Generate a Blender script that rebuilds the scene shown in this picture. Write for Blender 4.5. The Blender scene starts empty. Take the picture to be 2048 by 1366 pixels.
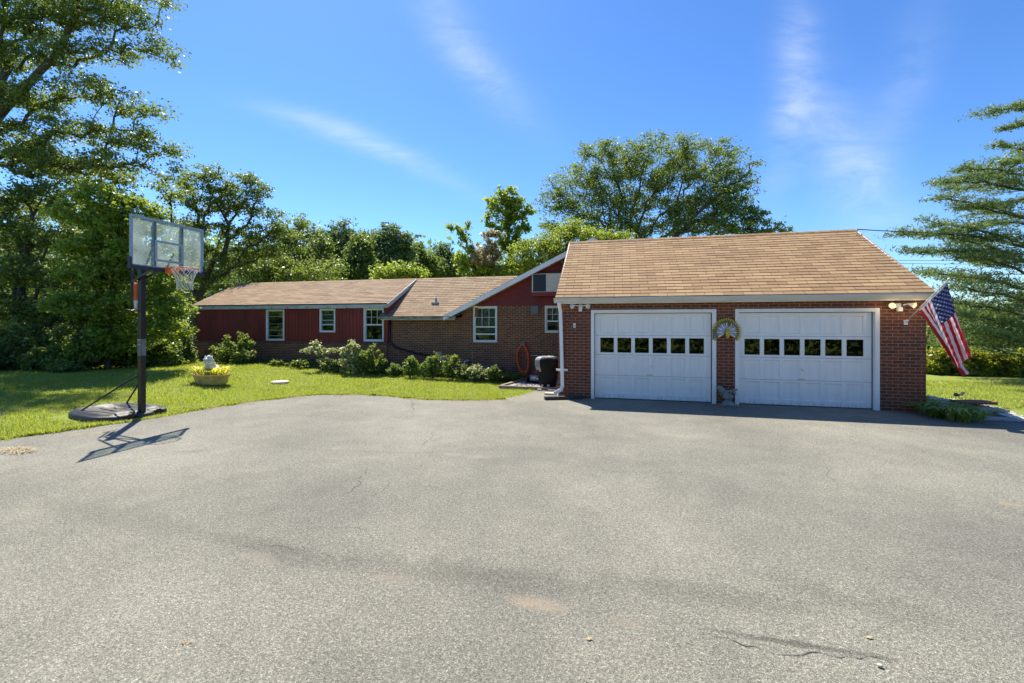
import bpy, bmesh, math, random
import numpy as np
from mathutils import Vector, noise as mnoise
PI = math.pi
random.seed(7)
S = bpy.context.scene
COL = S.collection

# ------------------------------------------------------------------ camera
F_PX, HOR = 865.0, 646.0
TH = math.radians(13.8)
CAM_H = 1.95
cd = bpy.data.cameras.new('camera'); cam = bpy.data.objects.new('camera', cd); COL.objects.link(cam)
cam.location = (0, 0, CAM_H); cam.rotation_euler = (PI/2, 0, TH)
cd.sensor_width = 36; cd.lens = 36*F_PX/2048; cd.shift_y = -(683-HOR)/2048
cd.clip_start = 0.05; cd.clip_end = 3000
S.camera = cam
RV = Vector((math.cos(TH), math.sin(TH), 0)); FV = Vector((-math.sin(TH), math.cos(TH), 0)); UV_ = Vector((0, 0, 1))

# ------------------------------------------------------------------ sky and sun
SUN_TRAVEL = Vector((0.393, -0.44, -1.0)).normalized()
w = bpy.data.worlds.new('World'); S.world = w; w.use_nodes = True
nt = w.node_tree; nt.nodes.clear()
def wn(t, **k):
    n = nt.nodes.new(t)
    for a, b in k.items(): setattr(n, a, b)
    return n
sky = wn('ShaderNodeTexSky', sky_type='NISHITA', sun_disc=False)
sky.sun_elevation = math.radians(59.5); sky.sun_rotation = math.atan2(-0.393, 0.44)
sky.altitude = 100; sky.air_density = 1.0; sky.dust_density = 0.3; sky.ozone_density = 1.2
bg = wn('ShaderNodeBackground'); bg.inputs[1].default_value = 0.082
out = wn('ShaderNodeOutputWorld')
L = nt.links.new
hsv = wn('ShaderNodeHueSaturation'); hsv.inputs['Saturation'].default_value = 1.06; hsv.inputs['Hue'].default_value = 0.500
gm = wn('ShaderNodeGamma'); gm.inputs[1].default_value = 1.15; sc1 = wn('ShaderNodeVectorMath', operation='SCALE'); sc1.inputs['Scale'].default_value = 1/7; sc0 = wn('ShaderNodeVectorMath', operation='SCALE'); sc0.inputs['Scale'].default_value = 7.0
L(sky.outputs[0], sc1.inputs[0]); L(sc1.outputs[0], gm.inputs[0]); L(gm.outputs[0], sc0.inputs[0]); tn = wn('ShaderNodeVectorMath', operation='MULTIPLY'); tn.inputs[1].default_value = (0.68, 0.87, 1.12); L(sc0.outputs[0], tn.inputs[0]); L(tn.outputs[0], hsv.inputs['Color'])
tc = wn('ShaderNodeTexCoord')
# thin cirrus streaks, each placed by its direction in the sky
def m(op, a, b=None, c=None):
    n = wn('ShaderNodeMath', operation=op)
    for i, v in enumerate((a, b, c)):
        if v is None: continue
        if isinstance(v, (int, float)): n.inputs[i].default_value = v
        else: L(v, n.inputs[i])
    return n.outputs[0]
def vdot(v):
    n = wn('ShaderNodeVectorMath', operation='DOT_PRODUCT'); L(tc.outputs['Generated'], n.inputs[0]); n.inputs[1].default_value = v
    return n.outputs['Value']
cxs, cys, czs = vdot(RV), vdot(FV), vdot(UV_)
cyc = m('MAXIMUM', cys, 0.05)
U = m('DIVIDE', cxs, cyc); V = m('DIVIDE', czs, cyc)       # gnomonic sky coordinates
comb = wn('ShaderNodeCombineXYZ'); L(U, comb.inputs[0]); L(V, comb.inputs[1])
nz = wn('ShaderNodeTexNoise'); nz.inputs['Scale'].default_value = 4.2; nz.inputs['Detail'].default_value = 9; nz.inputs['Roughness'].default_value = 0.66
nz.inputs['Distortion'].default_value = 0.6
mp = wn('ShaderNodeMapping'); mp.inputs['Rotation'].default_value = (0, 0, 0.5); mp.inputs['Scale'].default_value = (1, 3.0, 1)
L(comb.outputs[0], mp.inputs[0]); L(mp.outputs[0], nz.inputs['Vector'])
total = None
def streak(px, py, ang, la, lb, amp, bend=0.0):
    global total
    u0, v0 = (px-1024)/F_PX, (HOR-py)/F_PX
    a = math.radians(ang); ca, sa = math.cos(a), math.sin(a)
    du = m('SUBTRACT', U, u0); dv = m('SUBTRACT', V, v0)
    p = m('ADD', m('MULTIPLY', du, ca), m('MULTIPLY', dv, sa))
    q = m('SUBTRACT', m('MULTIPLY', dv, ca), m('MULTIPLY', du, sa))
    q = m('SUBTRACT', q, m('MULTIPLY', m('MULTIPLY', p, p), bend))
    e = m('ADD', m('POWER', m('ABSOLUTE', m('DIVIDE', p, la)), 2.0), m('POWER', m('ABSOLUTE', m('DIVIDE', q, lb)), 2.0))
    g = m('MULTIPLY', m('EXPONENT', m('MULTIPLY', e, -1.0)), amp)
    total = g if total is None else m('ADD', total, g)
streak(740, 285, -22, 0.20, 0.026, 0.34, -0.25)
streak(600, 235, -14, 0.12, 0.02, 0.10)
streak(930, 100, -52, 0.20, 0.050, 0.24, 0.3)
streak(1590, 170, 84, 0.22, 0.045, 0.26, 0.35)
streak(1690, 320, -60, 0.20, 0.08, 0.26, 0.4)
streak(1800, 200, 70, 0.24, 0.06, 0.10)
cl = m('MULTIPLY', total, m('MAXIMUM', m('ADD', m('MULTIPLY', nz.outputs[0], 3.0), -0.75), 0.0))
cl = m('MINIMUM', cl, 0.85)
mix = wn('ShaderNodeMix', data_type='RGBA'); L(cl, mix.inputs[0]); L(hsv.outputs[0], mix.inputs[6]); mix.inputs[7].default_value = (5.6, 5.9, 6.3, 1)
L(mix.outputs[2], bg.inputs[0]); L(bg.outputs[0], out.inputs[0])

ld = bpy.data.lights.new('sun', 'SUN'); lo = bpy.data.objects.new('sun', ld); COL.objects.link(lo)
ld.energy = 3.95; ld.angle = math.radians(0.55); ld.color = (1.0, 0.93, 0.80)
lo.rotation_euler = SUN_TRAVEL.to_track_quat('-Z', 'Y').to_euler(); lo.location = (0, 0, 50)
vs = S.view_settings; vs.view_transform = 'Standard'; vs.look = 'None'; vs.exposure = 1.25; vs.gamma = 1

# ------------------------------------------------------------------ helpers: places
def ray(px, py): return RV*((px-1024)/F_PX) + FV + UV_*((HOR-py)/F_PX)
def onY(px, py, Y): d = ray(px, py); t = Y/d.y; return Vector((d.x*t, Y, CAM_H+d.z*t))
def onX(px, py, X): d = ray(px, py); t = X/d.x; return Vector((X, d.y*t, CAM_H+d.z*t))
def onZ(px, py, z=0.0): d = ray(px, py); t = (z-CAM_H)/d.z; return Vector((d.x*t, d.y*t, z))
def atD(px, py, D): d = ray(px, py); return Vector((d.x*D, d.y*D, CAM_H+d.z*D))

# ------------------------------------------------------------------ helpers: materials
def newmat(name):
    mt = bpy.data.materials.new(name); mt.use_nodes = True; n = mt.node_tree; n.nodes.clear()
    o = n.nodes.new('ShaderNodeOutputMaterial'); b = n.nodes.new('ShaderNodeBsdfPrincipled'); n.links.new(b.outputs[0], o.inputs[0])
    return mt, n, b, o
def N(n, t, **k):
    x = n.nodes.new(t)
    for a, v in k.items(): setattr(x, a, v)
    return x
def noise_tex(n, scale, detail=4, rough=0.55, coord='Object', mapscale=None):
    t = N(n, 'ShaderNodeTexCoord'); x = N(n, 'ShaderNodeTexNoise'); x.inputs['Scale'].default_value = scale
    x.inputs['Detail'].default_value = detail; x.inputs['Roughness'].default_value = rough
    if mapscale:
        mpn = N(n, 'ShaderNodeMapping'); mpn.inputs['Scale'].default_value = mapscale
        n.links.new(t.outputs[coord], mpn.inputs[0]); n.links.new(mpn.outputs[0], x.inputs['Vector'])
    else: n.links.new(t.outputs[coord], x.inputs['Vector'])
    return x.outputs[0]
def ramp(n, fac, stops):
    r = N(n, 'ShaderNodeValToRGB'); el = r.color_ramp.elements
    el[0].position = stops[0][0]; el[0].color = (*stops[0][1], 1); el[1].position = stops[-1][0]; el[1].color = (*stops[-1][1], 1)
    for p, c in stops[1:-1]:
        e = el.new(p); e.color = (*c, 1)
    n.links.new(fac, r.inputs[0]); return r.outputs[0]
def fr(n, fac, a, b, c=0.0, d=1.0):
    r = N(n, 'ShaderNodeMapRange'); n.links.new(fac, r.inputs[0])
    for i, v in enumerate((a, b, c, d)): r.inputs[i+1].default_value = v
    return r.outputs[0]
def mixc(n, fac, a, b, mode='MIX'):
    x = N(n, 'ShaderNodeMix', data_type='RGBA', blend_type=mode)
    for s, v in ((0, fac), (6, a), (7, b)):
        if isinstance(v, (int, float)): x.inputs[s].default_value = v
        elif isinstance(v, tuple): x.inputs[s].default_value = (*v, 1)
        else: n.links.new(v, x.inputs[s])
    return x.outputs[2]
def mathn(n, op, a, b=0.0):
    x = N(n, 'ShaderNodeMath', operation=op)
    for i, v in enumerate((a, b)):
        if isinstance(v, (int, float)): x.inputs[i].default_value = v
        else: n.links.new(v, x.inputs[i])
    return x.outputs[0]
def bump(n, b, h, strength=0.3, dist=0.01):
    x = N(n, 'ShaderNodeBump'); x.inputs['Strength'].default_value = strength; x.inputs['Distance'].default_value = dist
    n.links.new(h, x.inputs['Height']); n.links.new(x.outputs[0], b.inputs['Normal'])
def mat(name, c, rough=0.6, var=0.25, scale=6, metal=0.0, bmp=0.0, bscale=60, mapscale=None, spec=0.5, c2=None):
    mt, n, b, o = newmat(name)
    c2 = c2 or tuple(x*(1-var) for x in c)
    f = noise_tex(n, scale, 6, 0.6, mapscale=mapscale)
    n.links.new(ramp(n, f, [(0.32, c2), (0.62, c)]), b.inputs['Base Color'])
    b.inputs['Roughness'].default_value = rough; b.inputs['Metallic'].default_value = metal; b.inputs['Specular IOR Level'].default_value = spec
    if bmp: bump(n, b, noise_tex(n, bscale, 4), bmp, 0.006)
    return mt
def brick_mat(name, ca, cb, mortar, w_, h_, patchy, mort=0.007):
    mt, n, b, o = newmat(name)
    t = N(n, 'ShaderNodeTexCoord'); br = N(n, 'ShaderNodeTexBrick')
    # wobble the courses slightly so that joints are not ruler-straight
    nw = N(n, 'ShaderNodeTexNoise'); nw.inputs['Scale'].default_value = 9; n.links.new(t.outputs['UV'], nw.inputs['Vector'])
    vm = N(n, 'ShaderNodeVectorMath', operation='MULTIPLY_ADD'); n.links.new(nw.outputs['Color'], vm.inputs[0]); vm.inputs[1].default_value = (0.006, 0.005, 0)
    n.links.new(t.outputs['UV'], vm.inputs[2]); n.links.new(vm.outputs[0], br.inputs['Vector'])
    br.inputs['Scale'].default_value = 1; br.inputs['Brick Width'].default_value = w_; br.inputs['Row Height'].default_value = h_
    br.inputs['Mortar Size'].default_value = mort; br.inputs['Mortar Smooth'].default_value = 0.3; br.inputs['Bias'].default_value = -0.1
    br.inputs['Color1'].default_value = (*ca, 1); br.inputs['Color2'].default_value = (*cb, 1); br.inputs['Mortar'].default_value = (*mortar, 1)
    f = noise_tex(n, 1.1, 5, 0.6); f2 = noise_tex(n, 38, 4, 0.65)
    c = mixc(n, fr(n, f, 0.42, 0.68, 0, 0.65), br.outputs['Color'], patchy)
    c = mixc(n, br.outputs['Fac'], c, mixc(n, 0.75, c, mortar))
    c = mixc(n, 0.55, c, ramp(n, f2, [(0.3, (0.45, 0.45, 0.45)), (0.7, (1.25, 1.2, 1.15))]), 'MULTIPLY')
    n.links.new(c, b.inputs['Base Color']); b.inputs['Roughness'].default_value = 0.88
    h = mathn(n, 'ADD', mathn(n, 'MULTIPLY', br.outputs['Fac'], -1.0), mathn(n, 'MULTIPLY', f2, 0.35))
    bump(n, b, h, 0.6, 0.008)
    return mt
def shingle_mat(name, c1, c2, c3, expo, tab=0.30):
    mt, n, b, o = newmat(name)
    t = N(n, 'ShaderNodeTexCoord'); br = N(n, 'ShaderNodeTexBrick'); n.links.new(t.outputs['UV'], br.inputs['Vector'])
    br.inputs['Scale'].default_value = 1; br.inputs['Brick Width'].default_value = tab; br.inputs['Row Height'].default_value = expo
    br.inputs['Mortar Size'].default_value = 0.0058; br.inputs['Mortar Smooth'].default_value = 0.2; br.inputs['Bias'].default_value = 0.0
    br.inputs['Color1'].default_value = (0, 0, 0, 1); br.inputs['Color2'].default_value = (1, 1, 1, 1); br.inputs['Mortar'].default_value = (0.5, 0.5, 0.5, 1)
    br.offset = 0.5
    sep = N(n, 'ShaderNodeSeparateColor'); n.links.new(br.outputs['Color'], sep.inputs[0])
    f2 = noise_tex(n, 0.7, 4); f3 = noise_tex(n, 220, 2, 0.7)
    k = mathn(n, 'ADD', mathn(n, 'MULTIPLY', sep.outputs[0], 0.8), mathn(n, 'MULTIPLY', f2, 0.3))
    c = ramp(n, k, [(0.10, c3), (0.45, c2), (0.95, c1)])
    c = mixc(n, 0.6, c, ramp(n, f3, [(0.3, (0.55, 0.55, 0.55)), (0.7, (1.3, 1.3, 1.3))]), 'MULTIPLY')
    st = noise_tex(n, 1.3, 5, 0.6, mapscale=(3, 0.6, 0.6))
    c = mixc(n, fr(n, st, 0.5, 0.75, 0, 0.35), c, tuple(x*0.6 for x in c2))
    c = mixc(n, br.outputs['Fac'], c, (0.03, 0.022, 0.015))
    n.links.new(c, b.inputs['Base Color']); b.inputs['Roughness'].default_value = 0.9
    bump(n, b, f3, 0.35, 0.004)
    return mt
def leaf_mat(name, cd_, cl_, ct, trans=0.38, rough=0.42, spec=0.5):
    mt, n, b, o = newmat(name)
    g = N(n, 'ShaderNodeNewGeometry'); bf = 2.3
    cd_ = tuple(x*bf for x in cd_); cl_ = tuple(x*bf for x in cl_); ct = tuple(min(0.8, x*1.5) for x in ct); trans = min(0.6, trans*1.35)
    f = noise_tex(n, 0.55, 3, 0.5)
    k = mathn(n, 'ADD', mathn(n, 'MULTIPLY', g.outputs['Random Per Island'], 0.6), mathn(n, 'MULTIPLY', f, 0.45))
    c = ramp(n, k, [(0.2, cd_), (0.8, cl_)])
    n.links.new(c, b.inputs['Base Color']); b.inputs['Roughness'].default_value = rough; b.inputs['Specular IOR Level'].default_value = spec
    tr = N(n, 'ShaderNodeBsdfTranslucent'); n.links.new(mixc(n, 0.75, c, ct), tr.inputs[0])
    mx = N(n, 'ShaderNodeMixShader'); mx.inputs[0].default_value = trans
    n.links.new(b.outputs[0], mx.inputs[1]); n.links.new(tr.outputs[0], mx.inputs[2]); n.links.new(mx.outputs[0], o.inputs[0])
    return mt
def glass_mat(name, tint=(0.55, 0.6, 0.6), refl=0.16):
    mt, n, b, o = newmat(name)
    tr = N(n, 'ShaderNodeBsdfTransparent'); tr.inputs[0].default_value = (*tint, 1)
    gl = N(n, 'ShaderNodeBsdfGlossy'); gl.inputs['Roughness'].default_value = 0.02; gl.inputs[0].default_value = (0.9, 0.95, 0.95, 1)
    fz = N(n, 'ShaderNodeFresnel'); fz.inputs[0].default_value = 1.5
    bm_ = N(n, 'ShaderNodeBump'); bm_.inputs['Strength'].default_value = 0.02; bm_.inputs['Distance'].default_value = 0.05
    n.links.new(noise_tex(n, 3.0, 1), bm_.inputs['Height']); n.links.new(bm_.outputs[0], gl.inputs['Normal'])
    mx = N(n, 'ShaderNodeMixShader'); n.links.new(mathn(n, 'ADD', mathn(n, 'MULTIPLY', fz.outputs[0], 0.9), refl), mx.inputs[0])
    n.links.new(tr.outputs[0], mx.inputs[1]); n.links.new(gl.outputs[0], mx.inputs[2]); n.links.new(mx.outputs[0], o.inputs[0])
    return mt

M = {}
M['brick_g'] = brick_mat('garage_brick', (0.22, 0.064, 0.030), (0.095, 0.036, 0.022), (0.34, 0.245, 0.165), 0.215, 0.075, (0.17, 0.046, 0.026))
M['brick_h'] = brick_mat('house_brick', (0.27, 0.105, 0.050), (0.095, 0.046, 0.028), (0.48, 0.34, 0.20), 0.205, 0.068, (0.135, 0.052, 0.032), 0.0065)
M['sh_g'] = shingle_mat('garage_shingle', (0.38, 0.245, 0.118), (0.305, 0.185, 0.088), (0.25, 0.145, 0.068), 0.165, 0.42)
M['sh_h'] = shingle_mat('house_shingle', (0.35, 0.245, 0.145), (0.285, 0.190, 0.110), (0.22, 0.138, 0.080), 0.15, 0.40)
M['white'] = mat('white_paint', (0.88, 0.86, 0.82), 0.5, 0.10, 2.2, bmp=0.08, mapscale=(1, 1, 0.35))
M['door'] = None
def door_mat():
    mt, n, b, o = newmat('door_paint')
    f = noise_tex(n, 1.6, 5, 0.6, mapscale=(6, 1, 0.5)); g = noise_tex(n, 7, 6, 0.7, mapscale=(3, 1, 1))
    c = ramp(n, f, [(0.3, (0.83, 0.81, 0.77)), (0.6, (0.90, 0.875, 0.83))])
    c = mixc(n, fr(n, g, 0.66, 0.78, 0, 0.25), c, (0.50, 0.48, 0.43))
    t = N(n, 'ShaderNodeTexCoord'); s = N(n, 'ShaderNodeSeparateXYZ'); n.links.new(t.outputs['Object'], s.inputs[0])
    low = fr(n, s.outputs[2], 0.0, 0.16, 0.55, 0.0)
    c = mixc(n, mathn(n, 'MULTIPLY', low, fr(n, g, 0.45, 0.6)), c, (0.36, 0.34, 0.31))
    n.links.new(c, b.inputs['Base Color']); b.inputs['Roughness'].default_value = 0.48
    bump(n, b, f, 0.12, 0.004); return mt
M['door'] = door_mat()
M['cream'] = mat('cream_gutter', (0.66, 0.62, 0.52), 0.45, 0.18, 3, mapscale=(0.6, 1, 3))
M['grey_trim'] = mat('weathered_grey_trim', (0.48, 0.52, 0.51), 0.6, 0.35, 3, mapscale=(1, 1, 4))
M['dark_gutter'] = mat('mildewed_gutter', (0.38, 0.40, 0.38), 0.6, 0.75, 5)
M['winwhite'] = mat('window_frame_white', (0.80, 0.80, 0.78), 0.45, 0.12, 4)
M['sash'] = mat('grey_sash', (0.42, 0.47, 0.47), 0.5, 0.2, 4)
M['red'] = mat('red_siding', (0.235, 0.026, 0.018), 0.6, 0.4, 1.5, mapscale=(1, 1, 0.4), bmp=0.1)
M['redsh'] = mat('red_shingle_siding', (0.22, 0.025, 0.019), 0.6, 0.4, 2.0)
M['darktrim'] = mat('dark_sill_board', (0.12, 0.105, 0.09), 0.8, 0.5, 6)
M['glass'] = glass_mat('window_glass', (0.55, 0.62, 0.62), 0.01)
M['gglass'] = glass_mat('garage_glass', (0.25, 0.3, 0.28), 0.015)
M['inside'] = mat('dark_room', (0.05, 0.05, 0.05), 0.9)
M['curtain'] = mat('curtain', (0.7, 0.68, 0.62), 0.9, 0.15, 3)
M['blind'] = mat('window_blind', (0.42, 0.48, 0.48), 0.8, 0.1, 3)
M['black'] = mat('black_metal', (0.012, 0.012, 0.014), 0.38, 0.3, 8)
M['blackpl'] = mat('black_plastic', (0.028, 0.028, 0.03), 0.55, 0.35, 9, bmp=0.25, bscale=45, c2=(0.05, 0.048, 0.044))
M['bframe'] = mat('board_frame_grey', (0.30, 0.37, 0.46), 0.45, 0.15, 6)
M['navy'] = mat('board_dark_bar', (0.02, 0.024, 0.04), 0.5)
M['orange'] = mat('orange_rim', (0.85, 0.16, 0.05), 0.45, 0.25, 8)
M['rope'] = mat('net_rope', (0.72, 0.70, 0.66), 0.9)
M['steel'] = mat('galvanised_steel', (0.55, 0.56, 0.57), 0.35, 0.2, 8, metal=0.6)
M['hose'] = mat('orange_hose', (0.95, 0.12, 0.03), 0.45, 0.2, 8)
M['grey'] = mat('grey_plastic', (0.17, 0.18, 0.19), 0.6)
M['timber'] = mat('weathered_timber', (0.33, 0.27, 0.2), 0.85, 0.5, 5, mapscale=(0.6, 4, 4), bmp=0.3, bscale=30)
M['darktimber'] = mat('blackened_timber', (0.06, 0.052, 0.045), 0.9, 0.5, 5, bmp=0.4, bscale=30)
M['paver'] = mat('pale_paver', (0.60, 0.53, 0.44), 0.9, 0.3, 7, bmp=0.2, bscale=40)
M['stone'] = mat('statue_stone', (0.30, 0.31, 0.29), 0.85, 0.45, 9, bmp=0.4, bscale=35, c2=(0.12, 0.13, 0.12))
M['wstone'] = mat('white_statue_stone', (0.72, 0.73, 0.72), 0.85, 0.4, 16, bmp=0.5, bscale=40, c2=(0.40, 0.41, 0.42))
M['pot'] = mat('yellow_pot', (0.62, 0.46, 0.16), 0.75, 0.45, 6, c2=(0.34, 0.25, 0.11), bmp=0.25)
M['soil'] = mat('soil', (0.06, 0.045, 0.03), 0.95, 0.5, 12, bmp=0.6, bscale=18)
M['bark'] = mat('bark', (0.085, 0.068, 0.052), 0.9, 0.5, 4, bmp=0.5, bscale=14, mapscale=(3, 3, 0.7))
M['barkg'] = mat('grey_bark', (0.13, 0.115, 0.095), 0.9, 0.5, 4, bmp=0.5, bscale=14, mapscale=(3, 3, 0.7))
M['flagred'] = mat('flag_red', (0.52, 0.015, 0.03), 0.6, 0.12, 8)
M['flagwhite'] = mat('flag_white', (0.80, 0.77, 0.78), 0.6, 0.08, 8)
M['flagblue'] = mat('flag_blue', (0.022, 0.035, 0.17), 0.6, 0.2, 8)
for k_ in ('flagred', 'flagwhite', 'flagblue'):
    n = M[k_].node_tree; b = [x for x in n.nodes if x.type == 'BSDF_PRINCIPLED'][0]; o = [x for x in n.nodes if x.type == 'OUTPUT_MATERIAL'][0]
    tr = N(n, 'ShaderNodeBsdfTranslucent'); src = b.inputs['Base Color'].links[0].from_socket; n.links.new(src, tr.inputs[0])
    mx = N(n, 'ShaderNodeMixShader'); mx.inputs[0].default_value = 0.5
    n.links.new(b.outputs[0], mx.inputs[1]); n.links.new(tr.outputs[0], mx.inputs[2]); n.links.new(mx.outputs[0], o.inputs[0])
M['peayel'] = mat('ornament_yellow', (0.62, 0.44, 0.04), 0.5, 0.3, 20)
M['peagrn'] = mat('ornament_green', (0.10, 0.13, 0.03), 0.5, 0.3, 20)
M['peablu'] = mat('ornament_pale_blue', (0.36, 0.44, 0.58), 0.45, 0.3, 20)
M['peawht'] = mat('ornament_white', (0.70, 0.72, 0.74), 0.45, 0.3, 20)
M['pearust'] = mat('ornament_rust', (0.25, 0.07, 0.03), 0.6, 0.3, 20)
M['cover'] = mat('black_grill_cover', (0.010, 0.010, 0.012), 0.62, 0.3, 5, bmp=0.9, bscale=9, spec=0.25)
M['coverg'] = mat('grey_grill_cover', (0.34, 0.34, 0.36), 0.4, 0.4, 7, bmp=0.9, bscale=9)
M['mowred'] = mat('mower_red', (0.5, 0.02, 0.02), 0.35)
M['mowblue'] = mat('mower_label_blue', (0.10, 0.14, 0.28), 0.4)
def emit(name, c, s):
    mt = bpy.data.materials.new(name); mt.use_nodes = True; n = mt.node_tree; n.nodes.clear()
    o = N(n, 'ShaderNodeOutputMaterial'); e = N(n, 'ShaderNodeEmission'); e.inputs[0].default_value = (*c, 1); e.inputs[1].default_value = s
    lw = N(n, 'ShaderNodeLayerWeight'); lw.inputs[0].default_value = 0.35
    c_ = mixc(n, lw.outputs['Facing'], (1.0, 0.86, 0.5), c); n.links.new(c_, e.inputs[0])
    n.links.new(e.outputs[0], o.inputs[0]); return mt
M['bulb'] = emit('lit_bulb', (1.0, 0.50, 0.06), 0.6)
M['lens'] = mat('unlit_lens', (0.62, 0.63, 0.62), 0.2, 0.1)
M['straw'] = mat('dry_straw', (0.48, 0.36, 0.17), 0.8)
M['flower'] = mat('pale_flower', (0.75, 0.66, 0.70), 0.7)

M['lf_oak'] = leaf_mat('oak_leaf', (0.032, 0.052, 0.018), (0.090, 0.118, 0.036), (0.20, 0.26, 0.025), 0.34)
M['lf_dark'] = leaf_mat('dark_leaf', (0.026, 0.046, 0.015), (0.078, 0.108, 0.034), (0.19, 0.25, 0.04), 0.38, 0.38)
M['lf_bright'] = leaf_mat('bright_leaf', (0.040, 0.075, 0.010), (0.110, 0.150, 0.018), (0.27, 0.33, 0.04), 0.40)
M['lf_locust'] = leaf_mat('locust_leaf', (0.035, 0.060, 0.018), (0.090, 0.125, 0.032), (0.20, 0.26, 0.04), 0.36, 0.5)
M['lf_far'] = leaf_mat('far_leaf', (0.040, 0.068, 0.032), (0.095, 0.130, 0.055), (0.16, 0.22, 0.05), 0.35, 0.5)
M['lf_maple'] = leaf_mat('maple_leaf', (0.050, 0.085, 0.012), (0.130, 0.170, 0.022), (0.30, 0.37, 0.05), 0.40)
M['lf_brown'] = leaf_mat('withered_leaf', (0.11, 0.095, 0.05), (0.22, 0.19, 0.10), (0.30, 0.26, 0.12), 0.3)
M['lf_pine'] = leaf_mat('pine_needles', (0.026, 0.052, 0.024), (0.095, 0.130, 0.042), (0.15, 0.21, 0.05), 0.36, 0.45)
M['lf_shrub'] = leaf_mat('shrub_leaf', (0.030, 0.055, 0.014), (0.10, 0.14, 0.035), (0.25, 0.30, 0.04), 0.35)
M['lf_pale'] = leaf_mat('variegated_leaf', (0.06, 0.09, 0.035), (0.25, 0.27, 0.14), (0.40, 0.42, 0.16), 0.3)
M['lf_yel'] = leaf_mat('golden_leaf', (0.09, 0.12, 0.02), (0.42, 0.36, 0.06), (0.65, 0.55, 0.03), 0.35)
M['lf_hedge'] = leaf_mat('hedge_leaf', (0.045, 0.070, 0.014), (0.15, 0.17, 0.025), (0.34, 0.34, 0.03), 0.38)
M['lf_hosta'] = leaf_mat('hosta_leaf', (0.05, 0.09, 0.018), (0.16, 0.21, 0.045), (0.2, 0.28, 0.03), 0.3)

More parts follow.
